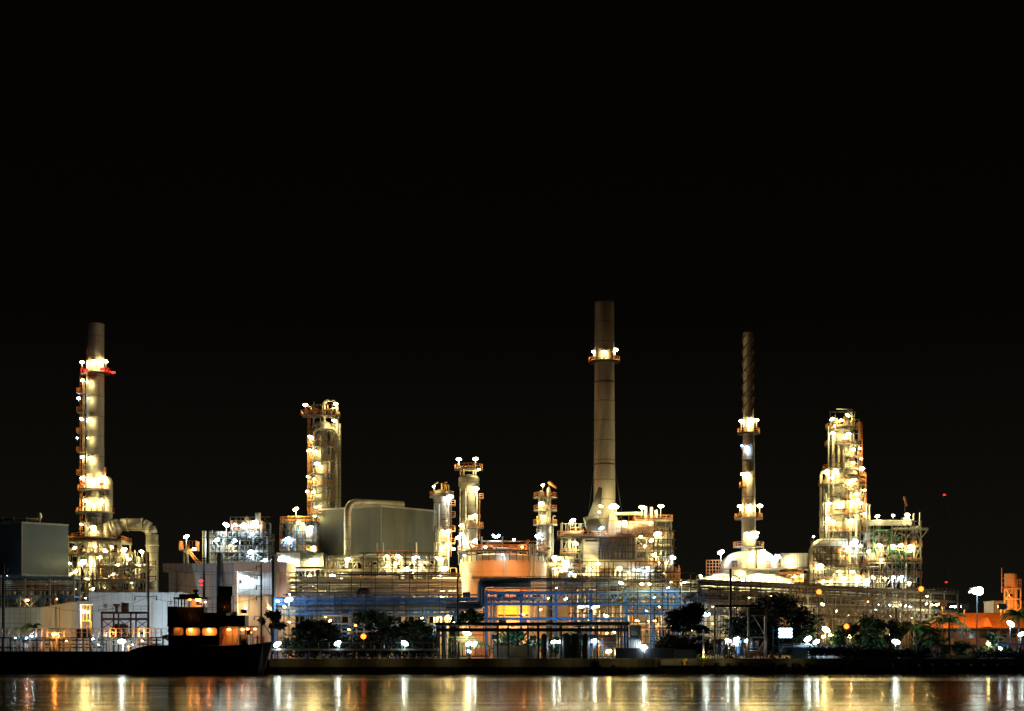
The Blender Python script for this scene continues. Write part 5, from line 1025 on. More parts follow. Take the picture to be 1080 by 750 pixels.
    # aft deck
    b = MB().rail([P(231, 680, Y + .6), P(281, 677.5, Y + 2.2)], 3.2, .13, 1.3, False); part(t, 'railing', b, 'cream')
    part(t, 'aft_house', MB().box(X(231.2, Y), X(248, Y), Y + 3, Y + 6, zx(681), zx(661.2)), 'peach'); part(t, 'towing_winch', MB().path([P(253, 675, Y + 3), P(262, 675, Y + 3)], 1.1, 14), 'dark')
    part(t, 'tow_bitt', MB().box(X(268, Y), X(270, Y), Y + 3, Y + 3.5, zx(679), zx(670)).box(X(266, Y), X(272, Y), Y + 3.05, Y + 3.45, zx(673.2), zx(672)), 'wood')
    part(t, 'awning', MB().box(X(231, Y), X(277, Y), Y + .8, Y + 6, zx(661.1), zx(660.3)), 'cream')
    for px in (254, 264, 276): part(t, 'awning_post', MB().beam(P(px, 680, Y + 1), P(px, 661, Y + 1), .16), 'cream')
    part(t, 'crate', MB().box(X(272, Y), X(276, Y), Y + 3.4, Y + 4.6, zx(679), zx(671)), 'orange')
    part(t, 'steps', MB().stair(P(232, 680, Y + 1.2), P(239, 662, Y + 1.2), .8), 'orange')
    for px, py, s in ((187, 661.6, .35), (201, 664, .8), (220.5, 664, .9), (241.5, 664, .85), (255.5, 664, .8), (261, 663.5, .6), (269, 663.5, .55)): lamp(t, px, py, Y + 1.5, 'deck', s * .8, 0, 0, names=('deck_lamp', 'lens', ''))
    lamp(t, 209, 632.5, Y + 2.0, 'deck', 1.0, 0, 0, names=('deck_lamp', 'lens', '')); lamp(t, 200, 632.5, Y + 2.0, 'deck', .5, 0, 0, names=('deck_lamp', 'lens', ''))
    lamp(t, 216.5, 635, Y + 2, 'blueish', .3, 0, 0, names=('deck_lamp', 'lens', ''))
tug()

# ================================================================== jetty, poles, wires
def jetty():
    Y = 346; t = thing('jetty', 'long jetty on piles with an orange lit railing beside the tug', 'jetty', (X(90, Y), Y, GZ))
    part(t, 'deck', MB().box(X(-30, Y), X(176, Y), Y, Y + 3, Z(673.4, Y), Z(671.8, Y)), 'dark')
    b = MB()
    for px in range(-28, 176, 6): b.beam(P(px, 672, Y), P(px, 663, Y), .26)
    b.beam(P(-30, 663, Y), P(176, 663, Y), .14).beam(P(-30, 667, Y), P(176, 667, Y), .1); part(t, 'railing', b, 'peach')
    for i, px in enumerate(range(-24, 174, 14)): part(t, 'pile', MB().beam(P(px, 673, Y + .4), P(px, 696, Y + .4), .34), 'wood')
    for i, px in enumerate(range(-17, 174, 14)): part(t, 'pile', MB().beam(P(px, 673, Y + 2.4), P(px, 696, Y + 2.4), .34), 'wood')
    for px, py, m in ((20, 676, 'white'), (22, 676, 'white')): pass
    rr = random.Random(17)
    for i in range(16):
        px = rr.uniform(4, 166); part(t, 'valve', MB().tube(P(px, 687, Y + 1.5), P(px, 675 + rr.uniform(0, 6), Y + 1.5), rr.uniform(.12, .3), 8).tube(P(px - 2, 682, Y + 1.5), P(px + 3, 682, Y + 1.5), .14, 8), rr.choice(('wood', 'white', 'orange', 'steel')))
    for px0, px1, py in ((10, 170, 675.2), (40, 170, 679.5), (-20, 110, 683)): part(t, 'pipe', MB().tube(P(px0, py, Y + 2), P(px1, py, Y + 2), .16, 8), 'wood')
    part(t, 'service_box', MB().box(X(79, Y), X(93, Y), Y + .6, Y + 2, Z(671.8, Y), Z(663.5, Y)), 'wood')
    lamps(t, Y - 1, [(128.5, 676.5, 'cool', 1.45, 0), (57.5, 669, 'sodium', 1.0, 0), (28, 673, 'blueish', .45, 0), (34, 671.5, 'blueish', .35, 0), (16, 673, 'blueish', .3, 0), (104, 680, 'blueish', .3, 0), (98, 674, 'cool', .45, 0), (150, 676, 'sodium', .45, 0), (140, 680, 'sodium', .35, 0), (70, 676, 'sodium', .35, 0)])
    lamp(t, 150, 668, Y - .8, 'sodium', .6, 0, 0, True); lamp(t, 118, 669, Y - .8, 'sodium', .5, 0, 0, True)  # hooded sodium pair added to throw orange light on the railing
def fill_lamp(px, py, Y, c, s, label):  # hooded lamps added to fill facades, racks and palms with light
    t = thing('fill_lamp', label, 'lamp', (X(px, Y), Y + .3, GZ), 'added fill lamps'); part(t, 'post', MB().tube((X(px, Y), Y + .3, GZ), P(px, py, Y + .3), .1, 8), 'dark'); lamp(t, px, py, Y, c, s, 0, 0, True, names=('lamp_head', 'lens', ''))
jetty()
for px, c, s, l in ((8, 'cool_fill', .5, 'added fill lamp lighting the pale store wall by the wooden pole'), (34, 'cool_fill', .5, 'added fill lamp lighting the pale store behind the black palms'), (62, 'sodium', .5, 'added fill lamp at the gable of the pale store'), (112, 'cool_fill', .62, 'added fill lamp behind the loading gantry end next to the gateway'), (147, 'cool_fill', .62, 'added fill lamp behind the middle of the loading gantry'), (184, 'cool_fill', 1.25, 'added fill lamp at the end of the long jetty'), (208, 'cool_fill', .62, 'added fill lamp hidden just behind the tugboat wheelhouse'), (238, 'sodium', .95, 'added fill lamp behind the tugboat funnel'), (262, 'sodium', 1.15, 'added fill lamp behind the aft deck of the tugboat')):
    fill_lamp(px, 667, 357, c, s, l)
for px, py, Y, c, k, l in ((330, 660, 364, 'blueish', .7, 'added fill lamp inside the round dark tree'), (392, 658, 366, 'blueish', .7, 'added fill lamp inside the wide leafy tree'), (452, 662, 366, 'blueish', .7, 'added fill lamp at the thin leafy tree'),
        (522, 672, 362, 'blueish', 1.15, 'added fill lamp behind the braced bay of the dark roofed shed'), (562, 673, 362, 'blueish', 1.15, 'added fill lamp behind the pale fence panels'), (606, 673, 362, 'blueish', 1.2, 'added fill lamp behind the dark cylinders of the shed'), (646, 674, 362, 'blueish', 1.2, 'added fill lamp behind the end of the dark roofed shed'), (700, 676, 364, 'blueish', 1.15, 'added fill lamp behind the long black container'), (984, 691, 344.6, 'cool', .32, 'added fill lamp by the fence under the canopy'), (1062, 690, 345.6, 'cool', .3, 'added fill lamp under the railed landing stage')):
    fill_lamp(px, py, Y, c, k, l)
def gantry():
    Y = 353; t = thing('loading_gantry', 'dark open loading gantry in front of the white panelled works building', 'gantry', (X(131, Y), Y, GZ))
    for px in (107.5, 120, 125, 138, 143.5, 156): part(t, 'post', MB().beam(P(px, 690, Y), P(px, 646, Y), .34), 'dark').location = (0, 0, 0)
    for py, m in ((646.3, 'dark'), (653, 'wood')): part(t, 'beam', MB().beam(P(106.5, py, Y - .2), P(157, py, Y - .2), .4, .5), m)
    for a, b in ((108, 120), (126, 138), (144, 156)): part(t, 'brace', MB().beam(P(a, 663, Y), P(b, 654, Y), .16).beam(P(b, 663, Y), P(a, 654, Y), .16), 'wood')
    part(t, 'drum', MB().tube(P(133, 645, Y), P(133, 636, Y), .62, 14), 'wood'); part(t, 'hopper', MB().lathe(X(123, Y), Y, [(.3, Z(646, Y)), (.35, Z(641, Y)), (.95, Z(637, Y))], 12), 'wood'); part(t, 'post', MB().beam(P(129, 646, Y), P(129, 635, Y), .4), 'wood')
    b = MB().rail([P(104, 646, Y - .4), P(156, 646, Y - .4)], 1.4, .09, 1.6, False); part(t, 'railing', b, 'steel')
    for px in (111, 116, 130, 136, 149, 153): part(t, 'ring', MB().ring(0, 0, .22, .34, -.05, .05, n=12), 'pale')
    for c, px in zip([c for c in t.children if c.name.startswith('ring')], (111, 116, 130, 136, 149, 153)):
        for v in c.data.vertices: v.co = (v.co[0] + t.location.x, v.co[1] + t.location.y, v.co[2] + t.location.z)
        c.rotation_euler = (PI / 2, 0, 0); c.location = Vector(P(px, 650, Y - .3)) - t.location
gantry()
def pole(px, top, Y, label, arms, m='dark', r=.2):
    t = thing('utility_pole', label, 'utility pole', (X(px, Y), Y, GZ), 'utility poles'); part(t, 'post', MB().tube((X(px, Y), Y, GZ), P(px, top, Y), r * 1.3, 8, r), m)
    for a, b, py in arms:
        part(t, 'crossarm', MB().beam(P(a, py, Y - .3), P(b, py, Y - .3), .16), m)
        for q in (a + .6, b - .6): part(t, 'insulator', MB().lathe(X(q, Y), Y - .3, [(.06, Z(py, Y) - .9), (.16, Z(py, Y) - .8), (.08, Z(py, Y) - .55), (.16, Z(py, Y) - .45), (.06, Z(py, Y) - .05)], 8), 'dark')
    return t
pole(3.5, 595, 350, 'thick brown wooden pole in front of the low pale store', [(-3, 9, 599)], 'wood', .3)
pole(156.5, 582, 351, 'tall dark pole with brackets before the white panelled works building', [(150, 165, 592), (156, 165, 598), (157, 165, 608), (142, 166, 629)])
pole(275.5, 594, 352, 'dark pole with insulators just astern of the tugboat', [(270, 276, 597), (271, 277, 607), (270, 277, 618), (270, 277, 629), (268, 276, 650)], 'dark', .17)
pole(770.5, 600, 356, 'tall bare black pole between the loading frames', [], 'black', .28)
pole(690, 640, 366, 'slender dark pole by the corrugated white panels', [], 'dark', .15)
pole(945, 641, 362, 'dark pole among the bushes carrying a white lamp', [], 'black', .2)
pole(482.5, 610, 364, 'thin dark pole at the corner of the dark roofed jetty shed', [], 'dark', .16)
pole(372, 640, 356, 'thin grey pole by the small walkway lamps', [], 'steel', .13)
def wire(a, b, sag, label):
    p, q = Vector(P(*a)), Vector(P(*b)); pts = []
    for i in range(15):
        k = i / 14; v = p.lerp(q, k); v.z -= sag * 4 * k * (1 - k); pts.append(v)
    solo('power_line', MB().path(pts, .035, 5), 'dark', label, 'cable', tuple(p), 'overhead wires')
wire((3.5, 600, 349.7), (156, 593, 350.7), 4.0, 'topmost overhead wire sagging from the wooden pole')
wire((3.5, 606, 349.7), (156, 609, 350.7), 5.0, 'middle overhead wire sagging from the wooden pole')
wire((3.5, 620, 349.7), (156, 630, 350.7), 4.0, 'lowest overhead wire sagging from the wooden pole')
wire((157, 593, 350.7), (275, 598, 351.7), 2.2, 'topmost overhead wire passing above the tugboat')
wire((157, 609, 350.7), (275, 608, 351.7), 2.2, 'second overhead wire from the top above the tugboat')
wire((157, 620, 350.7), (275, 619, 351.7), 2.2, 'third overhead wire passing above the tugboat')
wire((157, 630, 350.7), (275, 630, 351.7), 1.6, 'lowest overhead wire passing above the tugboat')

# ================================================================== quayside
def walkway():
    Y = 350; t = thing('quay_walkway', 'raised grey quayside walkway carrying white lamps next to the tugboat', 'walkway', (X(380, Y), Y, GZ))
    part(t, 'deck', MB().box(X(286, Y), X(462, Y), Y, Y + 3, Z(686.2, Y), Z(684.2, Y)), 'concrete')
    for px in range(290, 462, 12): part(t, 'post', MB().beam(P(px, 696, Y + .5), P(px, 686, Y + .5), .24), R.choice(('dark', 'blue', 'steel')))
    b = MB()
    for px in range(336, 460, 11): b.beam(P(px, 684, Y), P(px, 677.5, Y), .1)
    b.beam(P(336, 678, Y), P(456, 678, Y), .07); part(t, 'railing', b, 'pale')
    for px in (383, 395, 405): part(t, 'marker_post', MB().tube(P(px, 684, Y + .3), P(px, 680.5, Y + .3), .16, 8), 'white')
walkway()
def quay_lamp(px, py, Y, c, size, label, tilt=None, hooded=False, m='dark', twin=False):
    c = {'cool': 'cool_dim', 'cool_strong': 'cool', 'warm': 'warm_dim', 'sodium': 'sodium_dim', 'blueish': 'blueish', 'sodium_strong': 'sodium'}[c]; tilt = R.choice((-30, -15, 0, 12, 28)) if tilt is None else tilt; size *= R.uniform(.85, 1.12)
    t = thing('quay_lamp', label, 'lamp', (X(px, Y), Y + .4, GZ), 'lamps along the quay')
    part(t, 'post', MB().tube((X(px, Y), Y + .4, GZ), (X(px, Y), Y + .4, Z(py, Y) + .1), .1, 8), m)
    lamp(t, px, py, Y, c, size, tilt, 0, hooded, c == 'sodium_dim', names=('lamp_head', 'lens', ''))
    if twin: lamp(t, px + 6, py, Y, c, size, tilt, 0, hooded, names=('lamp_head', 'lens', ''))
quay_lamp(292.5, 679.5, 350, 'cool', 1.35, 'white quay lamp closest to the tugboat')
quay_lamp(356, 678.5, 350, 'cool', 1.35, 'white walkway lamp under the tree with orange lamp behind')
quay_lamp(427, 678.5, 350, 'cool', 1.35, 'white walkway lamp nearest the dark roofed shed'.replace('nearest', 'close to'))
quay_lamp(383.5, 671, 354, 'sodium', 1.15, 'single orange lamp glowing in front of the dark trees')
quay_lamp(304.5, 632.5, 372, 'cool', 2.5, 'dazzling white lamp on the blue rack behind the tugboat')
quay_lamp(492.5, 668, 349, 'warm', 1.6, 'dazzling warm lamp under the dark shed roof')
quay_lamp(494, 679, 351, 'cool', 1.2, 'twin white lamp head on a post inside the shed', twin=True)
quay_lamp(494.5, 687, 351, 'blueish', .8, 'small bluish lamp low inside the shed')
quay_lamp(584, 677, 352, 'cool', 1.1, 'white twin lamp in the shed by the pale fence panels', twin=True)
quay_lamp(627.5, 676, 352, 'cool', 1.3, 'single round white lamp near the end of the shed')
quay_lamp(680, 682, 345.5, 'cool_strong', 1.1, 'white lamp in front of the corrugated white panels')
quay_lamp(642, 687, 352, 'warm', 1.2, 'warm low lamp at the shed end wall')
quay_lamp(945, 677, 349, 'cool', 1.4, 'white lamp on the dark pole behind the hedge', 15)
quay_lamp(938, 670.5, 362, 'warm', .9, 'small yellowish lamp among the dark bushes')
quay_lamp(1043, 679, 350, 'warm', 1.1, 'warm lamp in bright green leaves by the walkway frame')
quay_lamp(1066, 658, 349, 'cool', 1.6, 'slanted white floodlight over the blue walkway frame', 35)
quay_lamp(1077, 669, 349, 'cool', 1.3, 'flat white lamp at the edge of the blue walkway frame')
quay_lamp(1055, 684, 348, 'blueish', .9, 'bluish lamp below the blue walkway frame')
quay_lamp(871, 664, 360, 'warm', 1.6, 'brightest of the three warm lamps behind the bushy hedge')
quay_lamp(877, 670, 360, 'warm', 1.1, 'lower warm lamp close to two others behind the hedge')
quay_lamp(868.5, 671.5, 360, 'warm', .9, 'smallest of the three warm lamps behind the hedge')
quay_lamp(897, 671, 361, 'warm', 1.2, 'lone warm lamp under the small orange lamp')
quay_lamp(892.5, 660.5, 356, 'sodium', 1.1, 'small orange lamp above the lone warm lamp')
quay_lamp(863.5, 624, 368, 'sodium', 1.25, 'tall orange street lamp before the widest tower')
quay_lamp(971, 621, 372, 'sodium', 1.9, 'bright orange street lamp at the end of the green piped frame')
quay_lamp(852, 674, 352, 'cool', 1.6, 'cold white lamp beside the scaffold with the light panel')
quay_lamp(861, 677, 352, 'cool', 1.5, 'cold white lamp between the light panel and the hedge')
for px, py, s, l in ((761.5, 677, 1.5, 'cold white lamp just inside the light metal frame'), (768, 675.5, 1.2, 'white lamp leaning on the tall bare pole'), (777, 673.5, 1.3, 'high cold lamp under the light metal frame beam'), (776, 678, 1.0, 'lower cold lamp under the light metal frame'), (788, 675.5, 1.0, 'white lamp on the thick tan post')): quay_lamp(px, py, 352, 'cool', s, l, R.choice((-20, 20, 0)))
def street_lamp():
    Y = 346; t = thing('street_lamp', 'tall street lamp with a starry white twin head by the orange roof', 'street lamp', (X(1030.5, Y), Y, GZ))
    part(t, 'post', MB().tube((X(1030.5, Y), Y, GZ), P(1030.5, 624, Y), .17, 10, .1), 'blue_clad'); part(t, 'arm', MB().beam(P(1025, 624, Y), P(1036, 624, Y), .14), 'steel')
    lamp(t, 1027.5, 623, Y, 'cool', 1.5, 0, 0, ball=True, names=('lamp_head', 'lens', '')); lamp(t, 1032, 623, Y, 'cool', 1.9, 0, 0, ball=True, names=('lamp_head', 'lens', '')); lamp(t, 1023, 624.3, Y, 'warm', .5, -20, 0, names=('lamp_head', 'lens', ''))
street_lamp()
def shed():
    Y = 347; t = thing('jetty_shed', 'long open shed with a dark flat roof on the quay', 'shed', (X(560, Y), Y, GZ))
    part(t, 'roof', MB().box(X(459, Y), X(664, Y), Y - 1, Y + 11, Z(659.4, Y), Z(656.6, Y)), 'dark'); part(t, 'eaves_beam', MB().box(X(461, Y), X(663, Y), Y - .4, Y + .2, Z(666.2, Y), Z(662.6, Y)), 'dark')
    for px in (461, 466.5, 480, 525, 536, 557, 568, 592, 612, 630, 655, 662):
        part(t, 'post', MB().box(X(px - .9, Y), X(px + .9, Y), Y, Y + .5, GZ, Z(659.5, Y)), R.choice(('dark', 'blue_clad')))
        part(t, 'post', MB().box(X(px - .9, Y), X(px + .9, Y), Y + 9, Y + 9.5, GZ, Z(659.5, Y)), 'dark')
    for a, b in ((525.5, 536), (557.5, 568), (470, 480)): part(t, 'brace', MB().beam(P(a, 691, Y + .2), P(b, 668, Y + .2), .14).beam(P(b, 691, Y + .2), P(a, 668, Y + .2), .14), 'steel')
    part(t, 'rail', MB().beam(P(480, 692.5, Y), P(590, 692.5, Y), .12), 'steel')
    for px, r in ((575, .8), (598, 1.1), (608, .9), (607, .7), (619, .8)): part(t, 'tank_cylinder', MB().lathe(X(px, Y), Y + 5, [(r, GZ), (r, Z(671, Y)), (r * .5, Z(668, Y))], 14), 'dark')
    for i in range(9): part(t, 'pipe', MB().bend([P(470 + i * 3, 694, Y + 4), P(470 + i * 3, 672 + i, Y + 4), P(500 + i * 2, 672 + i, Y + 4), P(500 + i * 2, 694, Y + 4)], .12, .5, 8), R.choice(('dark', 'steel', 'pale', 'green')))
    for i in range(10): part(t, 'pipe', MB().bend([P(596 + i * 5, 694, Y + 6), P(596 + i * 5, 670 + i * 1.5, Y + 6), P(650, 670 + i * 1.5, Y + 6)], .14, .5, 8), R.choice(('blue', 'steel', 'blue_clad', 'orange')))
    part(t, 'end_wall', MB().box(X(664.2, Y), X(676, Y), Y - .4, Y + 3, GZ, Z(659.6, Y)), 'clad')
    for k in range(6): part(t, 'wall_rib', MB().box(X(665 + k * 1.9, Y), X(665.8 + k * 1.9, Y), Y - .7, Y - .402, GZ, Z(659.7, Y)), 'white')
    part(t, 'wall_band', MB().box(X(660, Y), X(674, Y), Y - .85, Y - .72, Z(674.5, Y), Z(672.5, Y)), 'blue_clad')
shed()
t = thing('fence_panel', 'pale panelled fence standing inside the dark roofed shed', 'fence', (X(544, 354), 354, GZ))
for k in range(6): part(t, 'panel', MB().box(X(520.3 + k * 8, 354), X(527.9 + k * 8, 354), 354, 354.15, GZ, Z(681, 354)), 'concrete')
for k in range(7): part(t, 'fence_post', MB().box(X(519.8 + k * 8, 354), X(520.2 + k * 8, 354), 353.9, 354.2, GZ, Z(680.5, 354)), 'steel')
t = thing('cargo_container', 'long black container on the quay in front of the corrugated panels', 'container', (X(680, 346), 346, GZ))
part(t, 'body', MB().box(X(649, 346), X(711, 346), 346, 348.6, GZ + .1, Z(684, 346)), 'black'); b = MB()
for k in range(30): b.box(X(650 + k * 2, 346), X(651 + k * 2, 346), 345.94, 345.998, GZ + .2, Z(684.6, 346))
part(t, 'corrugation', b, 'black'); part(t, 'top_rail', MB().box(X(648.7, 346), X(711.3, 346), 345.9, 348.7, Z(684, 346), Z(683.4, 346)), 'dark')
t = thing('cargo_container', 'low bluish container beside the long black container', 'container', (X(724, 347), 347, GZ))
part(t, 'body', MB().box(X(713, 347), X(735, 347), 347, 349.5, GZ + .1, Z(685, 347)), 'blue_clad'); b = MB()
for k in range(11): b.box(X(713.6 + k * 2, 347), X(714.6 + k * 2, 347), 346.94, 346.998, GZ + .2, Z(685.5, 347))
part(t, 'corrugation', b, 'blue_clad')
t = thing('guard_rail', 'row of orange posts with thin rails on the quay edge', 'railing', (X(675, 339.8), 340.6, GZ + .3))
for px in (653, 660, 666, 672, 679, 685, 692, 696.5): part(t, 'post', MB().beam(P(px, 702.5, 339.45), P(px, 695.5 if px < 690 else 693.5, 339.45), .13), 'orange')
part(t, 'rail', MB().beam(P(653, 696.5, 339.4), P(697, 696, 339.4), .05).beam(P(653, 699, 339.4), P(697, 699, 339.4), .05), 'steel')
t = thing('quay_parapet', 'low green grey parapet slab behind the yellow bollard', 'parapet', (X(722, 341), 339.2, GZ)); part(t, 'slab', MB().box(X(697, 339), X(800, 339), 338.9, 339.3, Z(702, 339), Z(696, 339)), 'pale')
part(t, 'joint', MB().box(X(727, 339), X(727.4, 339), 338.88, 338.899, Z(702, 339), Z(696, 339)).box(X(760, 339), X(760.4, 339), 338.88, 338.899, Z(702, 339), Z(696, 339)), 'steel')
def bollard(px, py, label, s=1):
    Y = 338.4; t = thing('mooring_bollard', label, 'bollard', (X(px, Y), Y, Z(py, Y) - .6 * s), 'yellow bollards'); z = Z(py, Y)
    part(t, 'base', MB().box(X(px, Y) - .6 * s, X(px, Y) + .6 * s, Y - .3, Y + .4, z - .75 * s, z - .55 * s), 'dark')
    part(t, 'post', MB().lathe(X(px, Y), Y, [(.42 * s, z - .55 * s), (.34 * s, z), (.38 * s, z + .2 * s)], 14), 'yellow'); part(t, 'horn', MB().path([(X(px, Y) - .5 * s, Y, z + .35 * s), (X(px, Y) + .6 * s, Y, z + .55 * s)], .3 * s, 12), 'yellow')
bollard(722, 699, 'large yellow bollard on the quay next to the orange posts', 1.0); bollard(741, 701, 'yellow bollard at the foot of the white post', .7)
def pontoon():
    Y = 336; t = thing('pontoon', 'low black pontoon floating against the quay wall', 'pontoon', (X(640, Y), Y, 0)); part(t, 'float', MB().box(X(600, Y), X(690, Y), Y, Y + 3, -.4, .9), 'black')
    part(t, 'fender_edge', MB().box(X(600, Y), X(690, Y), Y - .2, Y - .004, .3, .85), 'rubber'); part(t, 'winch', MB().path([P(621, 702, Y + 1), P(634, 702, Y + 1)], 1.0, 14).box(X(616, Y), X(640, Y), Y + .2, Y + 2, .9, 1.5), 'black')
pontoon()
def tub(px0, px1, p0, p1, label):
    Y = 335.7; t = thing('mooring_float', label, 'float', (X((px0 + px1) / 2, Y), Y, .2), 'yellow floats'); part(t, 'body', MB().box(X(px0, Y), X(px1, Y), Y, Y + .9, Z(p1, Y), Z(p0, Y)), 'yellow')
    part(t, 'strap', MB().box(X(px0, Y) - .05, X(px1, Y) + .05, Y - .05, Y + .95, Z((p0 + p1) / 2 + .6, Y), Z((p0 + p1) / 2 - .6, Y)), 'green'); part(t, 'ring', MB().ring((X(px0, Y) + X(px1, Y)) / 2, Y + .4, .15, .28, Z(p0, Y), Z(p0, Y) + .12, n=12), 'dark')
tub(649.5, 654.5, 703.5, 708.5, 'square yellow float with a green strap beside the pontoon winch'); tub(662, 668, 704.5, 710.8, 'lower yellow float closest to the water'.replace('closest to', 'touching')); tub(645.5, 648.5, 702, 704.5, 'smallest yellow float on top of the pontoon')
t = thing('marker_post', 'white post with a yellow foot on the quay', 'post', (X(742, 340.5), 340.5, GZ)); part(t, 'shaft', MB().tube((X(742, 340.5), 340.5, GZ), P(742, 664, 340.5), .16, 10), 'white'); part(t, 'base', MB().tube((X(742, 340.5), 340.5, GZ), (X(742, 340.5), 340.5, GZ + .8), .24, 10), 'yellow'); lamp(t, 742, 690, 340, 'warm', .35, 0, 0, True)
def loading_frame():
    Y = 348; t = thing('loading_arm_frame', 'tall loading arm frame with a dark portal beam and thick tan post', 'frame', (X(790, Y), Y, GZ))
    for px, m, w_ in ((754, 'wood', .3), (789.5, 'concrete', .45), (807.5, 'peach', .5)): part(t, 'post', MB().beam(P(px, 694, Y), P(px, 641, Y), w_), m)
    part(t, 'portal_beam', MB().box(X(753, Y), X(801, Y), Y - .4, Y + .4, Z(640.5, Y), Z(638, Y)), 'black'); part(t, 'top_box', MB().box(X(790, Y), X(807, Y), Y - .2, Y + .6, Z(649.5, Y), Z(641, Y)), 'wood')
    for py in (643.5, 649): part(t, 'crosspiece', MB().beam(P(790, py, Y - .3), P(808, py, Y - .3), .25), 'concrete')
    part(t, 'diagonal', MB().beam(P(794, 648, Y - .1), P(808, 672, Y - .1), .2), 'pale'); part(t, 'diagonal', MB().beam(P(808, 672, Y - .1), P(796, 694, Y - .1), .2), 'peach')
loading_frame()
def light_frame():
    Y = 345; t = thing('strutted_stand', 'pale thin metal frame with a leaning strut in front of cold lamps', 'frame', (X(780, Y), Y, GZ))
    for px in (753.5, 808): part(t, 'post', MB().tube(P(px, 696, Y), P(px, 672, Y), .12, 8), 'pale')
    part(t, 'top_beam', MB().tube(P(753.5, 672.3, Y), P(808, 672.3, Y), .12, 8), 'pale'); part(t, 'strut', MB().tube(P(758, 694, Y), P(769, 674, Y), .13, 8), 'pale')
    for px0, px1, py in ((791, 813, 687), (780, 800, 689)): part(t, 'orange_rail', MB().rail([P(px0, 694, Y + 1), P(px1, 694, Y + 1)], (694 - py) * Y / F, .16, 1.2, False), 'orange')
    clutter(t, 756, 812, Y + 5, Y + 12, 674, 694, 46, 131, ('pale', 'white', 'steel', 'alu', 'orange', 'blue'))
light_frame()
def hose(pts, label):
    Y = 342; p = [Vector(P(a, b, Y)) for a, b in pts]; out = []
    for i in range(len(p) - 1):
        a, b, c, d = p[max(0, i - 1)], p[i], p[i + 1], p[min(len(p) - 1, i + 2)]
        for k in range(5):
            u = k / 5; out.append(.5 * ((2 * b) + (c - a) * u + (2 * a - 5 * b + 4 * c - d) * u * u + (3 * b - a - 3 * c + d) * u ** 3))
    solo('hose', MB().path(out + [p[-1]], .22, 8), 'rubber', label, 'hose', tuple(p[0]), 'black loading hoses')
hose([(744.5, 702), (746, 699), (750, 697), (756, 698), (760, 702)], 'low black hose looping over the quay edge'); hose([(762.5, 702), (764, 696), (767, 692.5), (771, 692.5), (777, 697), (783, 701)], 'high black hose loop beside the tall bare pole')
def led_tower():
    Y = 350; t = thing('light_tower', 'scaffold tower holding a square dazzling white light panel', 'light tower', (X(827, Y), Y, GZ))
    for px in (815.5, 821.5, 836): part(t, 'post', MB().beam(P(px, 694, Y), P(px, 661 if px != 836 else 659, Y), .18), 'blue_clad')
    for py in (665, 673, 681): part(t, 'rung', MB().beam(P(815, py, Y), P(836.5, py, Y), .14), 'blue_clad')
    part(t, 'brace', MB().beam(P(821, 694, Y), P(836, 682, Y), .12).beam(P(836, 694, Y), P(821, 682, Y), .12), 'blue_clad')
    s = part(t, 'light_panel_case', MB().box(X(821.2, Y), X(835.6, Y), Y - .5, Y - .1, Z(673.3, Y), Z(661.7, Y)), 'dark'); part(s, 'light_panel', MB().box(X(822.2, Y), X(834.6, Y), Y - .56, Y - .502, Z(672.3, Y), Z(662.7, Y)), 'ledscreen')
    for i in range(4):
        for k in range(3): part(s, 'light_bulb', MB().ell(P(823 + i * 3.6, 664 + k * 3.6, Y - .75), (.42, .2, .36), 10, 6), 'led_bulb')
    part(t, 'cabin', MB().box(X(838, Y), X(852, Y), Y + 1, Y + 4, GZ, Z(684, Y)), 'blue_clad')
led_tower()
t = thing('pipe_header', 'pale looped pipes lying on the quay by the light tower', 'pipework', (X(842, 352), 352, GZ))
for k in range(4): part(t, 'pipe', MB().bend([P(822, 694 - k, 352 + k), P(822 + k * 3, 680 + k * 1.2, 352 + k), P(856, 680 + k * 1.2, 352 + k), P(860, 694, 352 + k)], .2, .8, 8), ('pale', 'white', 'blue', 'alu')[k])
t = thing('quay_wagon', 'low pale flat wagon resting on the quay below the light tower', 'wagon', (X(830, 342), 342, GZ)); part(t, 'bed', MB().box(X(811, 342), X(862, 342), 342, 344.5, Z(697, 342), Z(694.6, 342)), 'pale')
for px in (816, 830, 844, 857): part(t, 'wheel', MB().path([(X(px, 342), 341.9, GZ + .3), (X(px, 342), 342.2, GZ + .3)], .3, 12), 'rubber')
part(t, 'tread_plate', MB().box(X(832, 342), X(846, 342), 341.9, 341.99, Z(698.5, 342), Z(697, 342)), 'white')

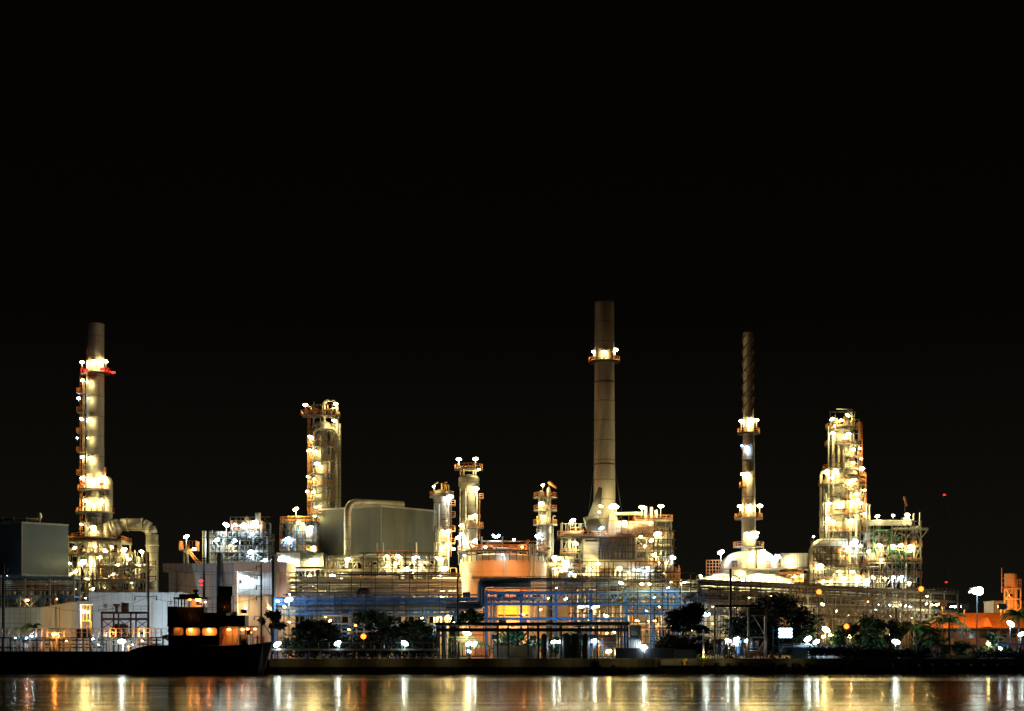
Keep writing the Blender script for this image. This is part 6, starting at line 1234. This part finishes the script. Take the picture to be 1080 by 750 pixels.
# ================================================================== houses and walls by the palms
def orange_house():
    Y = 368; t = thing('bungalow', 'low bungalow with a broad orange hipped roof behind the palms', 'house', (X(1030, Y), Y, GZ))
    x0, x1 = X(982, Y), X(1100, Y); za, zb = Z(662, Y), Z(648, Y); y0, y1 = Y, Y + 14
    part(t, 'wall', MB().box(x0 + .8, x1 - .8, y0 + 1, y1 - 1, GZ, za), 'wood')
    v = [(x0, y0, za + .003), (x1, y0, za + .003), (x1, y1, za + .003), (x0, y1, za + .003), (X(1002, Y), Y + 7, zb + .5), (x1 - 3, Y + 7, zb + .5)]
    r = part(t, 'roof', MB().add(v, [(0, 1, 5, 4), (1, 2, 5), (2, 3, 4, 5), (3, 0, 4), (3, 2, 1, 0)]), 'rooftile')
    g = [(X(1036, Y), Y - .6, za + .2), (X(1046, Y), Y - .6, za + .2), (X(1041, Y), Y - .6, za + 2.2), (X(1036, Y), Y + 5, za + .2), (X(1046, Y), Y + 5, za + .2), (X(1041, Y), Y + 5, za + 2.2)]
    part(r, 'dormer', MB().add(g, [(0, 1, 2), (0, 2, 5, 3), (1, 4, 5, 2), (3, 5, 4)]), 'rooftile')
    part(t, 'eaves', MB().box(x0 - .1, x1 + .1, y0 - .1, y1 + .1, za - .25, za), 'wood')
    for px in range(990, 1096, 11): part(t, 'window', MB().box(X(px, Y), X(px + 7, Y), y0 + .93, y0 + .995, Z(673, Y), Z(666, Y)), 'glass'); part(t, 'pillar', MB().box(X(px + 8.5, Y), X(px + 9.5, Y), y0 + .5, y0 + .9, GZ, za - .26), 'wood')
orange_house()
for px, py in ((1000, 641), (1020, 640), (1048, 642), (985, 650)):
    pass
def roof_fill(px, py, Y, label):  # hooded lamps added to brighten the orange roof
    t = thing('roof_fill_lamp', label, 'lamp', (X(px, Y), Y + .3, GZ), 'added sodium fill lamps'); part(t, 'post', MB().tube((X(px, Y), Y + .3, GZ), P(px, py, Y + .3), .1, 8), 'wood'); lamp(t, px, py, Y, 'sodium', 1.45, 0, 0, True, names=('lamp_head', 'lens', ''))
roof_fill(994, 637, 362, 'added fill lamp lighting the western end of the orange roof'.replace('western end', 'hip end')); roof_fill(1017, 640, 360, 'added fill lamp lighting the middle of the orange roof'); roof_fill(1056, 640, 360, 'added fill lamp lighting the orange roof under the twin silos'.replace('twin silos', 'orange tower'))
def pale_block():
    Y = 392; t = thing('storage_building', 'small pale flat building behind the orange roof', 'building', (X(1066, Y), Y, GZ), 'pale works buildings'); part(t, 'wall', MB().box(X(1048, Y), X(1100, Y), Y, Y + 8, GZ, Z(634.5, Y)), 'white'); part(t, 'roof_edge', MB().box(X(1047.5, Y), X(1101, Y), Y - .2, Y + 8.2, Z(634.5, Y), Z(633.6, Y)), 'pale'); part(t, 'corner_trim', MB().box(X(1048, Y), X(1049, Y), Y - .1, Y - .003, GZ, Z(634.6, Y)), 'steel')
pale_block()
def orange_tower():
    Y = 384; t = thing('silo_tower', 'orange lit silo tower in a square steel frame', 'silo', (X(1067, Y), Y, GZ))
    part(t, 'silo', MB().lathe(X(1068, Y), Y + 1.5, [(.9, GZ), (.9, Z(620, Y)), (1.45, Z(618, Y)), (1.45, Z(605, Y)), (.4, Z(604, Y))], 20), 'tank'); part(t, 'riser', MB().tube(P(1064.5, 690, Y + .4), P(1064.5, 620, Y + .4), .4, 10), 'tank'); part(t, 'riser', MB().tube(P(1071.5, 690, Y + .4), P(1071.5, 606, Y + .4), .4, 10), 'tank')
    for px in (1059.5, 1076.5): part(t, 'post', MB().beam(P(px, 690, Y - .4), P(px, 620, Y - .4), .28), 'tank')
    for py in (621, 632, 643): part(t, 'beam', MB().beam(P(1059, py, Y - .4), P(1077, py, Y - .4), .28), 'tank')
    part(t, 'brace', MB().beam(P(1060, 632, Y - .4), P(1066, 625, Y - .4), .18).beam(P(1060, 621, Y - .4), P(1067, 632, Y - .4), .18).beam(P(1076, 643, Y - .4), P(1070, 632, Y - .4), .18), 'tank')
    part(t, 'landing', MB().rail([P(1056.5, 620, Y), P(1060, 620, Y)], 2.2, .14, .6), 'orange'); part(t, 'landing', MB().rail([P(1073, 620, Y), P(1077, 620, Y)], 2.0, .14, .6), 'orange'); part(t, 'antenna', MB().beam(P(1056.5, 625, Y), P(1056.5, 599, Y), .16), 'orange')
    for px, py in ((1060, 640), (1070, 645), (1066, 628)): lamp(t, px, py, Y - 4, 'sodium', .9, 0, 0, True)  # hooded sodium lamps added to light the silo, lenses unseen
orange_tower()
def walk_frame():
    Y = 347; t = thing('landing_stage', 'railed landing stage with a blue edge beam under a slanted lamp', 'landing', (X(1068, Y), Y, GZ)); part(t, 'deck', MB().box(X(1052, Y), X(1092, Y), Y, Y + 3, Z(680.5, Y), Z(678.5, Y)), 'blue')
    for px in (1053, 1063, 1073, 1083): part(t, 'post', MB().beam(P(px, 694, Y + .3), P(px, 668, Y + .3), .2), 'orange' if px in (1053, 1073) else 'pale')
    for py in (669, 673, 676.5): part(t, 'rail', MB().beam(P(1052.5, py, Y), P(1092, py, Y), .13), 'pale')
    for k in range(4): part(t, 'drum', MB().lathe(X(1058 + k * 6, Y), Y + 1.4, [(.5, GZ), (.5, GZ + 1.2), (.2, GZ + 1.3)], 12), ('blue', 'white', 'wood', 'blue')[k])
walk_frame()
t = thing('sunshade', 'dark flat canopy over a pale fence between the palms', 'canopy', (X(1006, 345), 345, GZ)); part(t, 'roof', MB().prism([(X(986, 345), Z(682, 345)), (X(992, 345), Z(680, 345)), (X(1029, 345), Z(679.4, 345)), (X(1029, 345), Z(680.6, 345)), (X(986, 345), Z(682.6, 345))], 345, 348), 'dark')
for px in (991, 1024): part(t, 'post', MB().beam(P(px, 696, 345.4), P(px, 681, 345.4), .14), 'steel')
for k in range(6): part(t, 'fence_panel', MB().box(X(986.5 + k * 7, 344), X(993 + k * 7, 344), 344, 344.12, GZ, Z(691, 344)), 'concrete')
struct('garden_wall', MB().box(X(880, 343), X(1120, 343), 343, 343.25, GZ - .3, Z(694, 343)), 'concrete')
t = thing('car_shelter', 'low pale lean-to roof in the hedge beneath the white lamp', 'shelter', (X(955, 347), 347, GZ)); part(t, 'roof', MB().prism([(X(921, 347), Z(685.6, 347)), (X(945, 347), Z(685, 347)), (X(962, 347), Z(687, 347)), (X(962, 347), Z(687.6, 347)), (X(921, 347), Z(686.2, 347))], 347, 350), 'pale')
for px in (923, 942, 960): part(t, 'post', MB().beam(P(px, 696, 347.3), P(px, 686, 347.3), .12), 'steel')
t = thing('long_shed', 'long low bluish roof behind the bushy hedge', 'shed', (X(872, 354), 354, GZ)); part(t, 'roof', MB().box(X(838, 354), X(895, 354), 354, 358, Z(684, 354), Z(681.3, 354)), 'blue_clad'); part(t, 'wall', MB().box(X(840, 354), X(893, 354), 354.4, 357.6, GZ, Z(684.01, 354)), 'white')
t = thing('striped_barrier', 'small black and white striped block at the quay edge', 'barrier', (X(898, 339.5), 339.5, 1.2)); part(t, 'block', MB().box(X(889, 338.6), X(910, 338.6), 338.6, 339.5, Z(709.5, 338.6), Z(705.5, 338.6)), 'dark')
for k in range(3): part(t, 'stripe', MB().box(X(891 + k * 7, 338.6), X(894 + k * 7, 338.6), 338.57, 338.598, Z(709, 338.6), Z(706, 338.6)), 'yellow')

# ================================================================== trees, palms, hedge
def leaves(blobs, n, size, seed):
    rr = random.Random(seed); mb = MB(); tot = sum(b[3] * b[4] * b[5] for b in blobs)
    for bx, by, bz, rx, ry, rz in blobs:
        k = int(n * rx * ry * rz / tot)
        for i in range(k):
            u = Vector((rr.gauss(0, 1), rr.gauss(0, 1), rr.gauss(0, 1))); u.normalize(); u *= abs(rr.gauss(.72, .34))
            c = Vector((bx + u.x * rx, by + u.y * ry, bz + u.z * rz)); s = size * rr.uniform(.6, 1.4)
            a = Vector((rr.gauss(0, 1), rr.gauss(0, 1), rr.gauss(0, .7))).normalized(); b = a.cross(Vector((rr.gauss(0, 1), rr.gauss(0, 1), rr.gauss(0, 1)))).normalized()
            mb.add([c - a * s, c + b * s * .45, c + a * s, c - b * s * .45], [(0, 1, 2, 3)])
    return mb
def tree(px, pb, w_, pt, Y, label, seed, m='leaf_dark', n=4800, nb=12):
    rr = random.Random(seed); s = Y / F; cx = X(px, Y); zt = Z(pt, Y); zb = Z(pb, Y); H = zt - zb; Wd = w_ * s
    t = thing('tree', label, 'tree', (cx, Y, GZ), 'waterside trees'); blobs = []
    for i in range(nb * 2):
        f = rr.uniform(.02, 1); a = rr.uniform(0, 2 * PI); q = rr.uniform(.1, 1) ** .6 * math.sin(PI * (.14 + .74 * f)) ** .7
        r = Wd * rr.uniform(.13, .34); blobs.append((cx + math.cos(a) * Wd * q, Y + math.sin(a) * Wd * q * .7, zb + H * (.05 + .85 * f), r * rr.uniform(.8, 1.4), r, min(r * rr.uniform(.5, .9), H * .3)))
    tr = MB().path([(cx, Y, GZ - .2), (cx + .2, Y, (GZ + zb) / 2), (cx, Y, zb + H * .4)], .32, 8, .16)
    for b in blobs[:6]: tr.path([(cx, Y, zb + H * .05), ((cx + b[0]) / 2, (Y + b[1]) / 2, (zb + b[2]) / 2 + .3), (b[0], b[1], b[2])], .14, 6, .05)
    part(t, 'trunk', tr, 'bark'); part(t, 'crown', leaves(blobs, n, .5, seed), m)
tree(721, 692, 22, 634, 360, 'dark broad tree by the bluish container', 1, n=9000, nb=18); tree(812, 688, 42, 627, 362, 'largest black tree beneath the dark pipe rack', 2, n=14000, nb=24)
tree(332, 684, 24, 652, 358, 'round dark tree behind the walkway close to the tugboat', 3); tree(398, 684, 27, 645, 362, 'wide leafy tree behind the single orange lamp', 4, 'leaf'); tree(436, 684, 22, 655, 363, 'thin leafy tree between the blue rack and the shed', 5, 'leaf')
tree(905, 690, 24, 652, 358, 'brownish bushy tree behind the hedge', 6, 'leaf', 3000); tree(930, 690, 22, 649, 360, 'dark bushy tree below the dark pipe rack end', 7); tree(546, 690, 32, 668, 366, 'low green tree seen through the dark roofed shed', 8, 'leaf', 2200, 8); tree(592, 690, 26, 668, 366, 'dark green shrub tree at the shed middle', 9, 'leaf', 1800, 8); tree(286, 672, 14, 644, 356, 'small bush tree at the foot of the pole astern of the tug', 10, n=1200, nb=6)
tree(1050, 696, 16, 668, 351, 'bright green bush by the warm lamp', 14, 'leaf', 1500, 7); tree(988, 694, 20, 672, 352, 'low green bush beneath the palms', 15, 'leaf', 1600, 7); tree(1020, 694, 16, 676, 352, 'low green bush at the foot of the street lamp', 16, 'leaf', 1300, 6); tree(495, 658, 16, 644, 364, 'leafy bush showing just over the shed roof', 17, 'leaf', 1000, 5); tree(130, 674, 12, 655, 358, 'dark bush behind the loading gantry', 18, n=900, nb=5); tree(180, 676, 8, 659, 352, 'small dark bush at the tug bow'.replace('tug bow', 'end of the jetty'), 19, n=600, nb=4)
def palm(px, py, Y, L, label, seed, n=15):
    rr = random.Random(seed); c = Vector(P(px, py, Y)); t = thing('palm_tree', label, 'palm tree', (c.x, Y, GZ), 'palm trees')
    part(t, 'trunk', MB().path([(c.x + .3, Y, GZ - .2), (c.x + .1, Y, (GZ + c.z) / 2), c], .26, 8, .17), 'bark'); f = MB()
    for i in range(n):
        a = 2 * PI * i / n + rr.uniform(-.2, .2); up = rr.uniform(.15, 1.15); d = Vector((math.cos(a), math.sin(a), 0)); sd = Vector((-math.sin(a), math.cos(a), 0)); pts = []
        for k in range(10):
            u = k / 9; pts.append(c + d * (L * u * math.cos(up * .8) ) + Vector((0, 0, L * (u * math.sin(up) - .75 * u * u))))
        f.path(pts, .05, 4, .02)
        for k in range(1, 10):
            p = pts[k]; ax = (pts[k] - pts[k - 1]).normalized(); ll = L * .30 * math.sin(PI * min(.95, .15 + k / 11))
            for s in (-1, 1):
                for o in (0, .5):
                    q = p - ax * (L / 9 * o); e = q + sd * s * ll * .8 + ax * ll * .45 - Vector((0, 0, ll * .45)); f.add([q - ax * .16, q + ax * .16, e], [(0, 1, 2)])
    part(t, 'crown', f, 'palm_leaf')
palm(966, 662, 352, 5.2, 'short palm with wide fronds beside the white pole lamp', 1, 17); palm(1001, 655, 350, 6.2, 'tall palm with arching fronds in front of the orange roof', 2, 17); palm(1074, 648, 352, 4.6, 'dark palm below the orange lit silo tower', 3); palm(980, 668, 351, 4.2, 'low palm tucked between two taller palms', 4); palm(34.5, 661, 358, 3.0, 'small black palm in front of the low pale store', 5, 13); palm(20, 664, 360, 2.0, 'tiny black palm beside the wooden pole', 6, 11); palm(850, 668, 356, 2.4, 'small palm by the cold white lamps', 7, 11)
def hedge(px0, px1, p0, p1, Y, label, seed, m):
    rr = random.Random(seed); bl = []; px = px0
    while px < px1:
        r = rr.uniform(.9, 1.4); bl.append((X(px, Y), Y, Z(p1, Y) * .45 + Z(p0, Y) * .55, r, .9, (p1 - p0) * Y / F * .6 * rr.uniform(.8, 1.15))); px += 4
    t = thing('hedge', label, 'hedge', (X((px0 + px1) / 2, Y), Y, GZ), 'quayside hedges'); part(t, 'foliage', leaves(bl, int(55 * (px1 - px0)), .32, seed), m); b = MB()
    for q in bl[::2]: b.tube((q[0], Y, GZ - .1), (q[0], Y, q[2]), .06, 5)
    part(t, 'stem', b, 'bark')
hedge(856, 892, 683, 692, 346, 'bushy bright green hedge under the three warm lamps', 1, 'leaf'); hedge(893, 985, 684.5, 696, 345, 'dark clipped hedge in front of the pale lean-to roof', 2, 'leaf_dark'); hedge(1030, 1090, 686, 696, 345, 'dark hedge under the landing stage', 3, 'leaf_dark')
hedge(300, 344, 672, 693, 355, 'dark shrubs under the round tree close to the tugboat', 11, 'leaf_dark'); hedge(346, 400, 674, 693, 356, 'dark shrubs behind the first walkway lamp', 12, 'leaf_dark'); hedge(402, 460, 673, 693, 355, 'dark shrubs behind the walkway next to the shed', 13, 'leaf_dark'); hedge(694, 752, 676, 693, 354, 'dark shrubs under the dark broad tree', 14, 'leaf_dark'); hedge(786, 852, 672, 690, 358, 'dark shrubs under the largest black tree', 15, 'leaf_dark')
for px in list(range(756, 884, 12)) + list(range(912, 1075, 14)):
    if px in (804,): continue
    Y = 338.9; t = thing('fender', 'black rubber fender hung on the quay wall edge', 'fender', (X(px, Y), Y, 1.4), 'rubber fenders on the quay wall'); z = Z(701.5 + (px % 5) * .3, Y)
    part(t, 'roller', MB().lathe(X(px, Y), Y, [(.2, z - 1.5), (.5, z - 1.3), (.5, z + .1), (.25, z + .4)], 12), 'rubber'); part(t, 'bracket', MB().box(X(px, Y) - .7, X(px, Y) + .7, Y - .1, Y + .6, z + .4, z + .55), 'dark')
t = thing('beacon_mast', 'far dark mast with a tiny red light high in the sky', 'mast', (X(996, 640), 640, GZ)); part(t, 'pole', MB().tube((X(996, 640), 640, GZ), P(996, 523.5, 640), .04, 5), 'black'); part(t, 'stay', MB().beam(P(996, 600, 640), P(1004, 690, 640), .08), 'black'); lamp(t, 996, 522, 640, 'redlamp', .8, 0, 0, names=('beacon', 'red_lens', ''))
t = thing('beacon_mast', 'dark mast with a red light just above the far pipe rack', 'mast', (X(998, 520), 520, GZ)); part(t, 'pole', MB().tube((X(998, 520), 520, GZ), P(998, 615, 520), .1, 8), 'black'); lamp(t, 998, 614, 520, 'redlamp', .55, 0, 0, names=('beacon', 'red_lens', ''))

for px, l in ((300, 'close to the tugboat stern'), (352, 'below the first walkway lamp'), (410, 'below the thin leafy tree'), (470, 'at the start of the dark shed'), (540, 'below the pale fence panels'), (600, 'at the end of the black pontoon'), (650, 'above the square yellow float'), (668, 'by the lower yellow float'), (705, 'below the long black container'), (724, 'beside the large yellow bollard'), (765, 'below the black hoses'), (840, 'below the pale flat wagon')):  # hooded lamps added over the water to brighten the quay wall
    Y = 336.6; t = thing('edge_fill_lamp', 'small added fill light on the quay edge ' + l, 'lamp', (X(px, Y), 339.6, GZ), 'added quay edge fill lights'); part(t, 'bracket', MB().beam((X(px, Y), 339.5, GZ + .2), (X(px, Y), Y, GZ + .9), .06), 'dark'); lamp(t, px, Z(0, 1) and (HY - (GZ + .85 - CZ) * F / Y), Y, 'warm', .16, 0, 0, True, names=('lamp_head', 'lens', ''))
